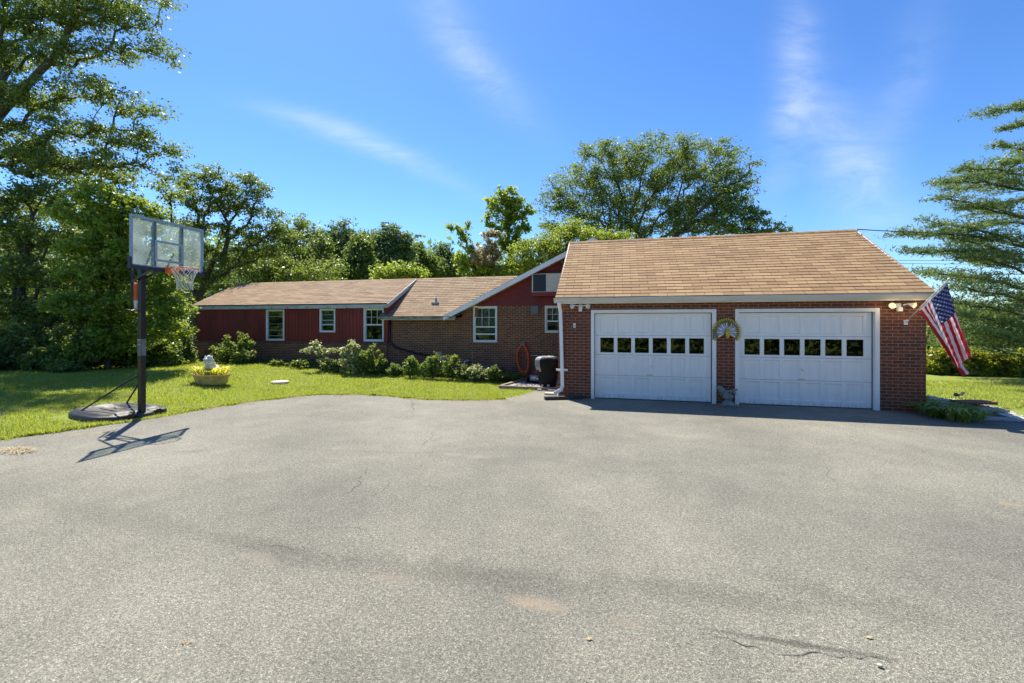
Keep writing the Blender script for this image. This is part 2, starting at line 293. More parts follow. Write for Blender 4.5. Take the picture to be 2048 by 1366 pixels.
# ------------------------------------------------------------------ helpers: objects
def tag(o, label=None, cat=None, group=None, kind=None):
    for k_, v in (('label', label), ('category', cat), ('group', group), ('kind', kind)):
        if v: o[k_] = v
    return o
def empty(name, loc, label, cat, group=None):
    o = bpy.data.objects.new(name, None); COL.objects.link(o); o.location = loc; o.empty_display_size = 0.2
    bpy.context.view_layer.update()
    return tag(o, label, cat, group)
def link(name, me, parent=None, loc=None):
    o = bpy.data.objects.new(name, me); COL.objects.link(o)
    if loc is not None: o.location = loc
    if parent is not None:
        o.parent = parent
        wp = Vector((0, 0, 0)); p = parent
        while p: wp = wp + p.location; p = p.parent
        o.location = (Vector(loc) if loc is not None else Vector((0, 0, 0))) - wp
    return o
class MB:
    """collects faces given in world metres; build() links one mesh"""
    def __init__(s): s.v = []; s.f = []; s.m = []; s.uv = []; s.sm = []
    def face(s, pts, mi=0, uv=None, smooth=False):
        pts = [Vector(p) for p in pts]
        i = len(s.v); s.v += [tuple(p) for p in pts]; s.f.append(tuple(range(i, i+len(pts)))); s.m.append(mi); s.sm.append(smooth)
        if uv is None:
            nrm = Vector((0, 0, 0))
            for k_ in range(len(pts)): nrm += pts[k_].cross(pts[(k_+1) % len(pts)])
            a = [abs(x) for x in nrm]
            if a[2] >= max(a[0], a[1]): uv = [(p.x, p.y) for p in pts]
            elif a[1] >= a[0]: uv = [(p.x, p.z) for p in pts]
            else: uv = [(p.y, p.z) for p in pts]
        s.uv.append(uv)
    def box(s, a, b, mi=0):
        x0, y0, z0 = a; x1, y1, z1 = b
        if x0 > x1: x0, x1 = x1, x0
        if y0 > y1: y0, y1 = y1, y0
        if z0 > z1: z0, z1 = z1, z0
        P = [(x0,y0,z0),(x1,y0,z0),(x1,y1,z0),(x0,y1,z0),(x0,y0,z1),(x1,y0,z1),(x1,y1,z1),(x0,y1,z1)]
        for q in ((0,3,2,1),(4,5,6,7),(0,1,5,4),(1,2,6,5),(2,3,7,6),(3,0,4,7)): s.face([P[i] for i in q], mi)
    def hexa(s, P, mi=0):
        for q in ((0,3,2,1),(4,5,6,7),(0,1,5,4),(1,2,6,5),(2,3,7,6),(3,0,4,7)): s.face([P[i] for i in q], mi)
    def bar(s, a, b, w_, h_=None, mi=0, up=(0, 0, 1)):
        a = Vector(a); b = Vector(b); h_ = h_ or w_; d = (b-a).normalized(); u = Vector(up)
        if abs(d.dot(u)) > 0.97: u = Vector((1, 0, 0))
        sx = d.cross(u).normalized(); u = sx.cross(d).normalized()
        P = [p + sx*(i*w_/2) + u*(j*h_/2) for p in (a, b) for i, j in ((-1,-1),(1,-1),(1,1),(-1,1))]
        for q in ((0,1,2,3),(7,6,5,4),(0,4,5,1),(1,5,6,2),(2,6,7,3),(3,7,4,0)): s.face([P[i] for i in q], mi)
    def tube(s, pts, r, n=8, mi=0, cap=True, closed=False):
        pts = [Vector(p) for p in pts]; R_ = r if isinstance(r, (list, tuple)) else [r]*len(pts); rings = []
        nrm = None
        for i, p in enumerate(pts):
            if closed: d = pts[(i+1) % len(pts)] - pts[i-1]
            else: d = pts[min(i+1, len(pts)-1)] - pts[max(i-1, 0)]
            d.normalize()
            if nrm is None:
                nrm = d.orthogonal().normalized()
            else:
                nrm = (nrm - d*nrm.dot(d)).normalized()
            bi = d.cross(nrm)
            i0 = len(s.v)
            for k_ in range(n):
                a = 2*PI*k_/n; s.v.append(tuple(p + nrm*math.cos(a)*R_[i] + bi*math.sin(a)*R_[i]))
            rings.append(i0)
        m_ = len(pts)
        for i in range(m_ if closed else m_-1):
            a0, b0 = rings[i], rings[(i+1) % m_]
            for k_ in range(n):
                k2 = (k_+1) % n; s.f.append((a0+k_, a0+k2, b0+k2, b0+k_)); s.m.append(mi); s.sm.append(True); s.uv.append([(0, 0)]*4)
        if cap and not closed:
            for i0, rev in ((rings[0], True), (rings[-1], False)):
                q = list(range(i0, i0+n)); q = q[::-1] if rev else q
                s.f.append(tuple(q)); s.m.append(mi); s.sm.append(False); s.uv.append([(0, 0)]*n)
    def lathe(s, c, prof, n=24, mi=0, sx=1.0, sy=1.0, axis='z', smooth=True):
        c = Vector(c); rings = []
        for r, h in prof:
            i0 = len(s.v)
            for k_ in range(n):
                a = 2*PI*k_/n; x, y = r*math.cos(a)*sx, r*math.sin(a)*sy
                p = {'z': (x, y, h), 'y': (x, -h, y), 'x': (h, x, y)}[axis]
                s.v.append(tuple(c+Vector(p)))
            rings.append(i0)
        for a0, b0 in zip(rings, rings[1:]):
            for k_ in range(n):
                k2 = (k_+1) % n; s.f.append((a0+k_, a0+k2, b0+k2, b0+k_)); s.m.append(mi); s.sm.append(smooth); s.uv.append([(0, 0)]*4)
        s.f.append(tuple(range(rings[-1], rings[-1]+n))); s.m.append(mi); s.sm.append(False); s.uv.append([(0, 0)]*n)
        s.f.append(tuple(reversed(range(rings[0], rings[0]+n)))); s.m.append(mi); s.sm.append(False); s.uv.append([(0, 0)]*n)
    def blob(s, c, r, mi=0, seg=14, rings=9, nz=0.0, nscale=6):
        c = Vector(c); r = Vector(r) if not isinstance(r, (int, float)) else Vector((r, r, r))
        idx = []
        for i in range(rings+1):
            ph = PI*i/rings; row = []
            for k_ in range(seg):
                a = 2*PI*k_/seg; d = Vector((math.sin(ph)*math.cos(a), math.sin(ph)*math.sin(a), math.cos(ph)))
                q = 1 + (nz*mnoise.noise((c+Vector((d.x*r.x, d.y*r.y, d.z*r.z)))*nscale) if nz else 0)
                row.append(len(s.v)); s.v.append((c.x+d.x*r.x*q, c.y+d.y*r.y*q, c.z+d.z*r.z*q))
            idx.append(row)
        for i in range(rings):
            for k_ in range(seg):
                k2 = (k_+1) % seg; s.f.append((idx[i][k_], idx[i+1][k_], idx[i+1][k2], idx[i][k2])); s.m.append(mi); s.sm.append(True); s.uv.append([(0, 0)]*4)
    def build(s, name, mats, parent=None, loc=None, bevel=0):
        if not isinstance(mats, (list, tuple)): mats = [mats]
        me = bpy.data.meshes.new(name)
        if loc is None: loc = parent.location if parent else Vector((0, 0, 0))
        loc = Vector(loc)
        if parent is not None and parent.parent is not None and loc == parent.location: loc = Vector((0, 0, 0)) + parent.matrix_world.translation
        me.from_pydata([(x-loc.x, y-loc.y, z-loc.z) for x, y, z in s.v], [], s.f)
        for m_ in mats: me.materials.append(m_)
        me.polygons.foreach_set('material_index', s.m); me.polygons.foreach_set('use_smooth', s.sm)
        ul = me.uv_layers.new(name='UVMap'); flat = [c for u in s.uv for q in u for c in q]; ul.data.foreach_set('uv', flat)
        me.update()
        o = bpy.data.objects.new(name, me); COL.objects.link(o); o.location = loc
        if parent is not None:
            wp = Vector((0, 0, 0)); p = parent
            while p: wp = wp + p.location; p = p.parent
            o.parent = parent; o.location = loc - wp
        if bevel:
            bmv = o.modifiers.new('bevel', 'BEVEL'); bmv.width = bevel; bmv.segments = 2; bmv.limit_method = 'ANGLE'
        return o
def np_mesh(name, V_, F_, mt, smooth=False):
    """V_ (n,3), F_ (m,4) or (m,3)"""
    me = bpy.data.meshes.new(name); k_ = F_.shape[1]
    me.vertices.add(len(V_)); me.vertices.foreach_set('co', V_.astype(np.float32).ravel())
    me.loops.add(F_.size); me.loops.foreach_set('vertex_index', F_.astype(np.int32).ravel())
    me.polygons.add(len(F_)); me.polygons.foreach_set('loop_start', np.arange(0, F_.size, k_, dtype=np.int32))
    me.polygons.foreach_set('loop_total', np.full(len(F_), k_, dtype=np.int32))
    if smooth: me.polygons.foreach_set('use_smooth', np.ones(len(F_), dtype=bool))
    me.materials.append(mt); me.update(calc_edges=True)
    return me
def leaf_mesh(name, C_, size, mt, rng, aspect=1.7, upbias=0.6, fold=0.18, vary=0.5, dirs=None, dirmix=0.0):
    n_ = len(C_)
    nr = rng.normal(size=(n_, 3)); nr[:, 2] += upbias*np.sign(rng.uniform(-0.15, 1, n_)); nr /= np.linalg.norm(nr, axis=1, keepdims=True)
    t = rng.normal(size=(n_, 3))
    if dirs is not None: t = t*(1-dirmix) + dirs*dirmix*2
    t -= nr*np.sum(t*nr, axis=1, keepdims=True); t /= np.linalg.norm(t, axis=1, keepdims=True)+1e-9
    b_ = np.cross(nr, t); s_ = size*(1+vary*rng.uniform(-1, 1, (n_, 1)))
    a = t*s_/2; c = b_*s_/2/aspect; up = nr*s_*fold
    V_ = np.stack([C_-a, C_+c+up-a*0.1, C_+a, C_-c+up-a*0.1], axis=1).reshape(-1, 3)
    F_ = np.arange(n_*4).reshape(-1, 4)
    return np_mesh(name, V_, F_, mt)

# ------------------------------------------------------------------ terrain
dedge_px = [(-260, 925), (-120, 897), (0, 879), (60, 869), (120, 861), (190, 851), (250, 844), (325, 832), (400, 818), (480, 805), (560, 796), (600, 791), (650, 788), (730, 788),
            (790, 792), (850, 798), (900, 799), (960, 799), (1010, 797), (1040, 791), (1066, 783), (1076, 779.5)]
dpoly = [tuple(onZ(px, py, 0.0).xy) for px, py in dedge_px]
rng0 = random.Random(3)
def jag(poly, n, amp):
    out_ = []
    for (x0, y0), (x1, y1) in zip(poly, poly[1:]):
        for i in range(n):
            t = i/n; out_.append((x0+(x1-x0)*t + rng0.uniform(-amp, amp), y0+(y1-y0)*t + rng0.uniform(-amp, amp)))
    out_.append(poly[-1]); return out_
left_edge = jag(dpoly, 9, 0.028)
DRIVE = left_edge + [(-1.40, 12.72), (-1.40, 11.8), (6.45, 11.8), (6.45, 11.25), (7.2, 11.05), (7.95, 10.78), (9.5, 10.3), (14, 9.6), (30, 8.0), (30, -4.0), (-16, -4.0), (-15, -2)]
DP = np.array(DRIVE)
def in_poly(P, poly=DP):
    x, y = P[:, 0], P[:, 1]; c = np.zeros(len(P), bool); n_ = len(poly); j = n_-1
    for i in range(n_):
        xi, yi = poly[i]; xj, yj = poly[j]
        cond = ((yi > y) != (yj > y)) & (x < (xj-xi)*(y-yi)/(yj-yi+1e-12)+xi); c ^= cond; j = i
    return c
LE = np.array(dpoly + [(-1.4, 12.72), (-1.4, 11.4)])
def d_edge(P):
    d = np.full(len(P), 1e9)
    for (x0, y0), (x1, y1) in zip(LE, LE[1:]):
        ex, ey = x1-x0, y1-y0; t = np.clip(((P[:, 0]-x0)*ex+(P[:, 1]-y0)*ey)/(ex*ex+ey*ey), 0, 1)
        d = np.minimum(d, np.hypot(P[:, 0]-x0-t*ex, P[:, 1]-y0-t*ey))
    return d
def ss(t): t = np.clip(t, 0, 1); return t*t*(3-2*t)
def terr(P):
    P = np.asarray(P, float).reshape(-1, 2)
    d = np.where(in_poly(P), 0.0, d_edge(P))
    A = 0.40*ss((-P[:, 0]-1.5)/8.5)
    A = np.where(P[:, 0] > 0, 0.0, A)
    un = 0.025*np.sin(P[:, 0]*0.9+1)*np.sin(P[:, 1]*0.7)*ss(d/2)*np.where(P[:, 0] < 0, 1, 0)
    z = A*ss((d-0.2)/7.0) + un
    Rr = np.hypot(P[:, 0], P[:, 1]); z = z + np.where(P[:, 1] > 45, (P[:, 1]-45)*0.004, 0)
    return z
def tz(x, y): return float(terr([(x, y)])[0])
def onT(px, py):
    z = 0.0
    for _ in range(12): p = onZ(px, py, z); z = 0.5*z + 0.5*tz(p.x, p.y)
    return onZ(px, py, z)

def ground():
    xs = np.unique(np.concatenate([np.linspace(-900, -60, 12), np.linspace(-60, -24, 19), np.linspace(-24, 0, 97), np.linspace(0, 40, 60), np.linspace(40, 900, 14)]))
    ys = np.unique(np.concatenate([np.linspace(-900, -30, 10), np.linspace(-30, 2, 20), np.linspace(2, 18, 81), np.linspace(18, 60, 40), np.linspace(60, 900, 12)]))
    X, Y = np.meshgrid(xs, ys); P = np.stack([X.ravel(), Y.ravel()], 1); Z = terr(P)
    Z = np.where(in_poly(P), -0.02, Z)
    V_ = np.column_stack([P, Z]); nx, ny = len(xs), len(ys)
    i, j = np.meshgrid(np.arange(nx-1), np.arange(ny-1)); a = (j*nx+i).ravel()
    F_ = np.stack([a, a+1, a+nx+1, a+nx], 1)
    mt, n, b, o = newmat('lawn_ground')
    f = noise_tex(n, 0.55, 5, 0.6); f2 = noise_tex(n, 26, 6, 0.75); f3 = noise_tex(n, 3.5, 4)
    c = ramp(n, f2, [(0.28, (0.09, 0.12, 0.014)), (0.5, (0.19, 0.24, 0.025)), (0.75, (0.32, 0.35, 0.05))])
    c = mixc(n, fr(n, f, 0.5, 0.7, 0, 0.5), c, (0.22, 0.20, 0.07))
    c = mixc(n, fr(n, f3, 0.60, 0.75, 0, 0.5), c, (0.25, 0.19, 0.10))
    n.links.new(c, b.inputs['Base Color']); b.inputs['Roughness'].default_value = 0.95; bump(n, b, f2, 0.9, 0.03)
    return tag(link('lawn', np_mesh('lawn', V_, F_, mt, True)), 'sunny mown lawn around the house and driveway', 'lawn', kind='structure')
ground()

# driveway
def driveway():
    bm = bmesh.new(); vs_ = [bm.verts.new((x, y, 0.0)) for x, y in DRIVE]
    es = [bm.edges.new((vs_[i], vs_[(i+1) % len(vs_)])) for i in range(len(vs_))]
    bmesh.ops.triangle_fill(bm, use_beauty=True, use_dissolve=False, edges=es)
    for f in bm.faces:
        if f.normal.z < 0: f.normal_flip()
    me = bpy.data.meshes.new('driveway'); bm.to_mesh(me); bm.free()
    mt, n, b, o = newmat('old_asphalt')
    fa = noise_tex(n, 95, 3, 0.8); fb = noise_tex(n, 0.35, 5, 0.6); fc = noise_tex(n, 260, 2, 0.6); fd = noise_tex(n, 2.6, 6, 0.65)
    t = N(n, 'ShaderNodeTexCoord'); vo = N(n, 'ShaderNodeTexVoronoi'); vo.inputs['Scale'].default_value = 150; n.links.new(t.outputs['Object'], vo.inputs['Vector'])
    sepc = N(n, 'ShaderNodeSeparateColor'); n.links.new(vo.outputs['Color'], sepc.inputs[0])
    c = ramp(n, sepc.outputs[0], [(0.0, (0.162, 0.155, 0.126)), (0.5, (0.250, 0.240, 0.196)), (0.85, (0.318, 0.304, 0.250)), (1.0, (0.46, 0.44, 0.37))])
    c = mixc(n, 1.0, c, ramp(n, fa, [(0.34, (0.50, 0.50, 0.50)), (0.56, (1.12, 1.12, 1.12))]), 'MULTIPLY')
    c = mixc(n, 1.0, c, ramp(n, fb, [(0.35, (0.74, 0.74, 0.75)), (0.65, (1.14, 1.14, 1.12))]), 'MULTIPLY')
    c = mixc(n, 1.0, c, ramp(n, fd, [(0.3, (0.88, 0.88, 0.88)), (0.7, (1.06, 1.06, 1.05))]), 'MULTIPLY')
    fe = noise_tex(n, 38, 5, 0.75)
    c = mixc(n, 1.0, c, ramp(n, fe, [(0.36, (0.66, 0.66, 0.66)), (0.62, (1.20, 1.20, 1.20))]), 'MULTIPLY')
    sx = N(n, 'ShaderNodeSeparateXYZ'); n.links.new(t.outputs['Object'], sx.inputs[0])
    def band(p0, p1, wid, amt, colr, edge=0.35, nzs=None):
        """a soft-edged dark band (mostly painted shade of hollows) or dirt patch between two ground points"""
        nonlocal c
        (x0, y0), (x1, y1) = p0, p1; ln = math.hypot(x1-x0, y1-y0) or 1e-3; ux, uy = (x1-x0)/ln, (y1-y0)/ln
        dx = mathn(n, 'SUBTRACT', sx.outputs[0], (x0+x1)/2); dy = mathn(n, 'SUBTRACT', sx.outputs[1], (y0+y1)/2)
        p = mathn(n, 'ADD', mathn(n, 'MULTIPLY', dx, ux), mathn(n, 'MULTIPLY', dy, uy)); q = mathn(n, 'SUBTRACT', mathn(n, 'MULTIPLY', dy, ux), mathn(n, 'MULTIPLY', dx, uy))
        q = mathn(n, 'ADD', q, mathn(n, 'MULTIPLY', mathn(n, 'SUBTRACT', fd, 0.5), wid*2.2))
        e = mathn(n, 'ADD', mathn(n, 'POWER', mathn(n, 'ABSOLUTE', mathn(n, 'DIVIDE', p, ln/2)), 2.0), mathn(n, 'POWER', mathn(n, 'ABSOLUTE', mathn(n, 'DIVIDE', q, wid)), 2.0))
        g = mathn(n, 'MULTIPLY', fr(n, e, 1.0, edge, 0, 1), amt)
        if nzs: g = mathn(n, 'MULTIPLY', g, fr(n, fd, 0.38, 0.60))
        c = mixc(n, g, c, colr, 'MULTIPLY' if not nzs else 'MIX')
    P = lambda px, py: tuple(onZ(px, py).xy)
    hollow_shade = (0.60, 0.60, 0.60)  # shade of slight dips in the ground, painted into the asphalt colour
    band(P(380, 1060), P(760, 1150), 0.16, 0.75, hollow_shade, -0.3); band(P(640, 1110), P(1250, 1190), 0.22, 0.8, hollow_shade, -0.3); band(P(1150, 1150), P(1700, 1230), 0.18, 0.7, hollow_shade, -0.3)
    band(P(1380, 1255), P(1840, 1325), 0.035, 1.0, (0.38, 0.38, 0.38), -0.2); band(P(1500, 1150), P(2048, 1290), 0.2, 0.6, hollow_shade, -0.3)
    band(P(60, 1000), P(420, 1070), 0.25, 0.6, hollow_shade, -0.3); band(P(300, 950), P(760, 985), 0.45, 0.4, (0.78, 0.78, 0.78), -0.3)
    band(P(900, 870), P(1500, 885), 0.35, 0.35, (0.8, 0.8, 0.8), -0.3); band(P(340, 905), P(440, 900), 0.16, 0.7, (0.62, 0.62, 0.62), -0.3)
    sand = (0.33, 0.255, 0.18)
    band(P(1000, 1192), P(1165, 1228), 0.10, 0.70, sand, 0.1, True); band(P(730, 1150), P(850, 1168), 0.10, 0.6, (0.27, 0.22, 0.17), 0.1, True)
    band(P(470, 1105), P(560, 1124), 0.10, 0.6, (0.28, 0.235, 0.19), 0.1, True); band(P(1980, 1002), P(2060, 1016), 0.09, 0.7, (0.34, 0.27, 0.17), 0.1, True)
    band(P(1585, 880), P(1640, 892), 0.10, 0.6, (0.30, 0.24, 0.17), 0.1, True); band(P(120, 872), P(230, 862), 0.12, 0.8, (0.36, 0.27, 0.15), 0.1, True)
    band(P(1210, 1235), P(1290, 1255), 0.05, 0.6, (0.27, 0.22, 0.17), 0.1, True); band(P(850, 905), P(1010, 915), 0.10, 0.5, (0.30, 0.28, 0.25), 0.1, True)
    band(P(820, 818), P(880, 832), 0.30, 0.5, (0.29, 0.27, 0.24), 0.1, True)
    pit = noise_tex(n, 19, 3, 0.5); c = mixc(n, fr(n, pit, 0.68, 0.76, 0, 0.55), c, (0.05, 0.048, 0.043))
    oil = noise_tex(n, 0.9, 3, 0.5); c = mixc(n, fr(n, oil, 0.66, 0.78, 0, 0.35), c, (0.10, 0.097, 0.09))
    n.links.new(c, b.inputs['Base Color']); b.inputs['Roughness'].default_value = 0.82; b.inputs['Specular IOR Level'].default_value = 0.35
    h = mathn(n, 'ADD', mathn(n, 'MULTIPLY', fa, 1.0), mathn(n, 'MULTIPLY', vo.outputs['Distance'], 0.7))
    bump(n, b, h, 0.75, 0.012)
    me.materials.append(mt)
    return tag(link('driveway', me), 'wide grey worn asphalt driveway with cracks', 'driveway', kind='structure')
driveway()

M['crack'] = mat('crack_fill', (0.085, 0.08, 0.07), 0.95, 0.3)
def crack(pts, wd, seed, wob=0.03):
    r = random.Random(seed); P = [onZ(px, py, 0.004) for px, py in pts]; path = []
    for a, b in zip(P, P[1:]):
        k_ = max(2, int((b-a).length/0.045))
        for i in range(k_): path.append(a+(b-a)*(i/k_))
    path.append(P[-1]); mb = MB(); off = 0; L_, R_ = [], []
    for i, p in enumerate(path):
        off = off*0.88 + r.uniform(-wob, wob); d = (path[min(i+1, len(path)-1)]-path[max(i-1, 0)]).normalized(); s = Vector((-d.y, d.x, 0))
        ww = 0.62*wd*(0.25+r.random())*min(1, 6*min(i, len(path)-1-i)/len(path)+0.15); q = p+s*off
        if r.random() < 0.12: ww *= 0.12
        L_.append(q+s*ww/2); R_.append(q-s*ww/2)
    for i in range(len(path)-1): mb.face([R_[i], R_[i+1], L_[i+1], L_[i]])
    return mb.build('driveway_crack', M['crack'])
cr = [([(822, 797), (821, 812), (818, 830)], 0.020), ([(890, 850), (868, 864), (862, 880), (838, 895)], 0.012), ([(735, 935), (712, 968), (690, 990)], 0.013),
      ([(790, 960), (770, 985), (720, 1000)], 0.008), ([(1010, 910), (1090, 922), (1180, 935)], 0.007), ([(600, 1060), (680, 1052), (760, 1075)], 0.006), ([(432, 886), (520, 893), (640, 900), (760, 905), (900, 902), (1010, 910)], 0.010), ([(1180, 935), (1290, 944), (1420, 952), (1560, 960)], 0.009),
      ([(40, 955), (150, 1045), (90, 1110)], 0.004), ([(330, 1075), (520, 1095), (700, 1118)], 0.007), ([(180, 1160), (330, 1110), (420, 1098)], 0.005),
      ([(1395, 1262), (1470, 1277), (1560, 1293), (1680, 1312), (1820, 1328)], 0.010), ([(1655, 930), (1668, 950), (1680, 965)], 0.009), ([(940, 900), (905, 905), (870, 896)], 0.006),
      ([(0, 940), (140, 936), (260, 938)], 0.007), ([(1400, 888), (1620, 897), (1850, 912)], 0.008), ([(120, 940), (60, 950)], 0.004)]
for i, (p, w_) in enumerate(cr): tag(crack(p, w_, i), 'thin dark crack in the driveway asphalt', 'crack', kind='structure')

# ------------------------------------------------------------------ the house
GY = 11.33; WY = 14.93; LWY = 14.86
house = empty('house', (-5.0, 15.0, 0), 'long low brick and red siding house with tan shingle roofs and attached two door garage', 'house')
def holes_wall(mb, Y, x0, x1, z0, z1, holes, t=0.2, mi=0):
    xs = sorted({x0, x1, *[h[0] for h in holes], *[h[1] for h in holes]}); zs = sorted({z0, z1, *[h[2] for h in holes], *[h[3] for h in holes]})
    xs = [x for x in xs if x0 <= x <= x1]; zs = [z for z in zs if z0 <= z <= z1]
    def solid(i, j):
        if i < 0 or j < 0 or i >= len(xs)-1 or j >= len(zs)-1: return False
        cx, cz = (xs[i]+xs[i+1])/2, (zs[j]+zs[j+1])/2
        return not any(h[0] < cx < h[1] and h[2] < cz < h[3] for h in holes)
    for i in range(len(xs)-1):
        for j in range(len(zs)-1):
            if not solid(i, j): continue
            a, b, c, d = xs[i], xs[i+1], zs[j], zs[j+1]
            mb.face([(a, Y, c), (b, Y, c), (b, Y, d), (a, Y, d)], mi); mb.face([(a, Y+t, d), (b, Y+t, d), (b, Y+t, c), (a, Y+t, c)], mi)
            if not solid(i-1, j): mb.face([(a, Y, c), (a, Y, d), (a, Y+t, d), (a, Y+t, c)], mi)
            if not solid(i+1, j): mb.face([(b, Y+t, c), (b, Y+t, d), (b, Y, d), (b, Y, c)], mi)
            if not solid(i, j-1): mb.face([(a, Y+t, c), (b, Y+t, c), (b, Y, c), (a, Y, c)], mi)
            if not solid(i, j+1): mb.face([(a, Y, d), (b, Y, d), (b, Y+t, d), (a, Y+t, d)], mi)
def shingle_roof(name, mt, e0, e1, r0, r1, expo, thick=0.05, parent=house):
    """e0-e1 eave line left to right, r0-r1 the ridge; built of real overlapping courses"""
    e0, e1, r0, r1 = map(Vector, (e0, e1, r0, r1)); mb = MB(); sl = (r0-e0).length; n_ = max(1, round(sl/expo))
    nrm = (e1-e0).cross(r0-e0).normalized()
    if nrm.z < 0: nrm = -nrm
    r = random.Random(5)
    ul = (e1-e0).normalized()
    for i in range(n_):
        t0, t1 = i/n_, (i+1)/n_; a, b = e0.lerp(r0, t0), e1.lerp(r1, t0); c, d = e1.lerp(r1, t1), e0.lerp(r0, t1)
        k_ = max(4, int((b-a).length/0.45)); lift = 0.010
        u0 = (a-e0).dot(ul); lifts = [lift + r.uniform(-0.002, 0.003) for _ in range(k_+1)]
        for q in range(k_):
            s0, s1 = q/k_, (q+1)/k_
            A, B, C_, D_ = a.lerp(b, s0), a.lerp(b, s1), d.lerp(c, s1), d.lerp(c, s0)
            A2, B2 = A+nrm*lifts[q], B+nrm*lifts[q+1]; sag = -(r.uniform(0, 0.001))
            uu = [(A-e0).dot(ul), (B-e0).dot(ul), (C_-e0).dot(ul), (D_-e0).dot(ul)]
            mb.face([A2, B2, C_, D_], 0, [(uu[0], i*expo+0.006), (uu[1], i*expo+0.006), (uu[2], (i+1)*expo-0.006), (uu[3], (i+1)*expo-0.006)])
            mb.face([A-nrm*0.004, B-nrm*0.004, B2, A2], 1)
    d_ = nrm*-thick
    mb.face([e0+d_, r0+d_, r1+d_, e1+d_], 1); mb.face([e0, e0+d_, e1+d_, e1], 1); mb.face([r0, r1, r1+d_, r0+d_], 1)
    mb.face([e0, r0, r0+d_, e0+d_], 1); mb.face([e1, e1+d_, r1+d_, r1], 1)
    return mb.build(name, [mt, M['darktrim']], parent)

# --- garage
D1 = [onY(1183, 620, GY).x, onY(1431, 620, GY).x]; D2 = [onY(1471, 620, GY).x, onY(1757, 620, GY).x]
DZ = 2.275; GX0, GX1 = -1.53, 6.53; GE = 2.56; GYB = 17.1
mb = MB(); holes_wall(mb, GY, GX0, GX1, -0.1, GE, [(D1[0], D1[1], -0.1, DZ), (D2[0], D2[1], -0.1, DZ)])
mb.box((GX0, GY+0.2, -0.1), (GX0+0.2, WY, GE)); mb.box((GX1-0.2, GY+0.2, -0.1), (GX1, GYB, GE)); mb.box((GX0+0.2, GYB-0.2, -0.1), (GX1-0.2, GYB, GE))
GRY, GRZ = 14.25, 4.60
for x0, x1 in ((GX0+0.02, GX0+0.18), (GX1-0.18, GX1-0.02)):     # gable triangles
    A = [(x0, GY+0.1, GE), (x0, GYB, GE), (x0, GRY, GRZ-0.14)]; B = [(x1, y, z) for _, y, z in A]
    mb.face(A); mb.face(B[::-1])
mb.build('brick_wall', M['brick_g'], house)
mb = MB(); mb.box((GX0+0.2, GYB-0.9, 0.0), (GX1-0.2, GYB-0.88, 2.5)); mb.box((GX0+0.2, GY+0.3, 0.002), (GX1-0.2, GYB-0.9, 0.02))
for x_, s_, h_ in ((0.6, 0.5, 1.6), (1.6, 0.4, 1.9), (4.2, 0.6, 1.7), (5.4, 0.35, 1.95)): mb.box((x_, GYB-1.5, 0.03), (x_+s_, GYB-1.0, h_))
mb.build('garage_interior', M['inside'], house)
ridL, ridR = (-1.57, GRY, GRZ), (6.56, GRY, GRZ)
shingle_roof('garage_roof', M['sh_g'], (-1.57, 11.05, 2.60), (6.56, 11.05, 2.60), ridL, ridR, 0.165)
shingle_roof('garage_roof', M['sh_g'], (6.56, 17.4, 2.60), (2.4, 17.4, 2.60), (6.56, GRY+0.001, GRZ-0.001), (0.2, GRY+0.001, GRZ-0.001), 0.165)
mb = MB()
k_ = 26
for i in range(k_):   # ridge cap shingles
    x0 = -1.57+8.13*i/k_; x1 = -1.57+8.13*(i+1)/k_+0.02; l0, l1 = 0.012, 0.004
    mb.face([(x0, GRY-0.11, GRZ-0.066+l0+.01), (x1, GRY-0.11, GRZ-0.066+l1+.01), (x1, GRY, GRZ+l1+.008), (x0, GRY, GRZ+l0+.008)], 0)
    mb.face([(x0, GRY, GRZ+l0+.008), (x1, GRY, GRZ+l1+.008), (x1, GRY+0.11, GRZ-0.066+l1+.01), (x0, GRY+0.11, GRZ-0.066+l0+.01)], 0)
mb.build('ridge_cap', M['sh_g'], house)
# rake trim, fascia and gutter
mb = MB()
mb.box((-1.50, 11.10, 2.44), (6.50, 11.125, 2.585))                        # fascia
mb.box((-1.50, 11.125, 2.47), (6.50, 11.328, 2.485))                     # soffit
for x in (-1.545, 6.525):
    P0, P1 = Vector((x, 11.08, 2.55)), Vector((x, GRY, GRZ-0.05)); mb.bar(P0, P1, 0.02, 0.11)
mb.build('fascia', M['white'], house)
def gutter(name, x0, x1, yb, zt, mt, h=0.12, dpt=0.11, cap=True):
    prof = [(yb, zt), (yb, zt-h), (yb-dpt*0.55, zt-h), (yb-dpt*0.72, zt-h*0.72), (yb-dpt, zt-h*0.28), (yb-dpt, zt), (yb-dpt+0.012, zt-0.002), (yb-dpt+0.012, zt-h*0.28), (yb-dpt*0.68, zt-h*0.68), (yb-dpt*0.5, zt-h+0.012), (yb-0.008, zt-h+0.012), (yb-0.008, zt)]
    mb = MB(); n_ = len(prof); segs = 14
    for s_ in range(segs):
        a, b = x0+(x1-x0)*s_/segs, x0+(x1-x0)*(s_+1)/segs; da = 0.006*math.sin(s_*1.7); db = 0.006*math.sin((s_+1)*1.7)
        for i in range(n_):
            (y0, z0), (y1, z1) = prof[i], prof[(i+1) % n_]; mb.face([(a, y0, z0+da), (b, y0, z0+db), (b, y1, z1+db), (a, y1, z1+da)])
    if cap:
        for x in (x0, x1):
            mb.face([(x, y, z) for y, z in prof[:6]])
    return mb.build(name, mt, house)
gutter('gutter', -1.60, 6.53, 11.09, 2.585, M['cream'], 0.125, 0.12)
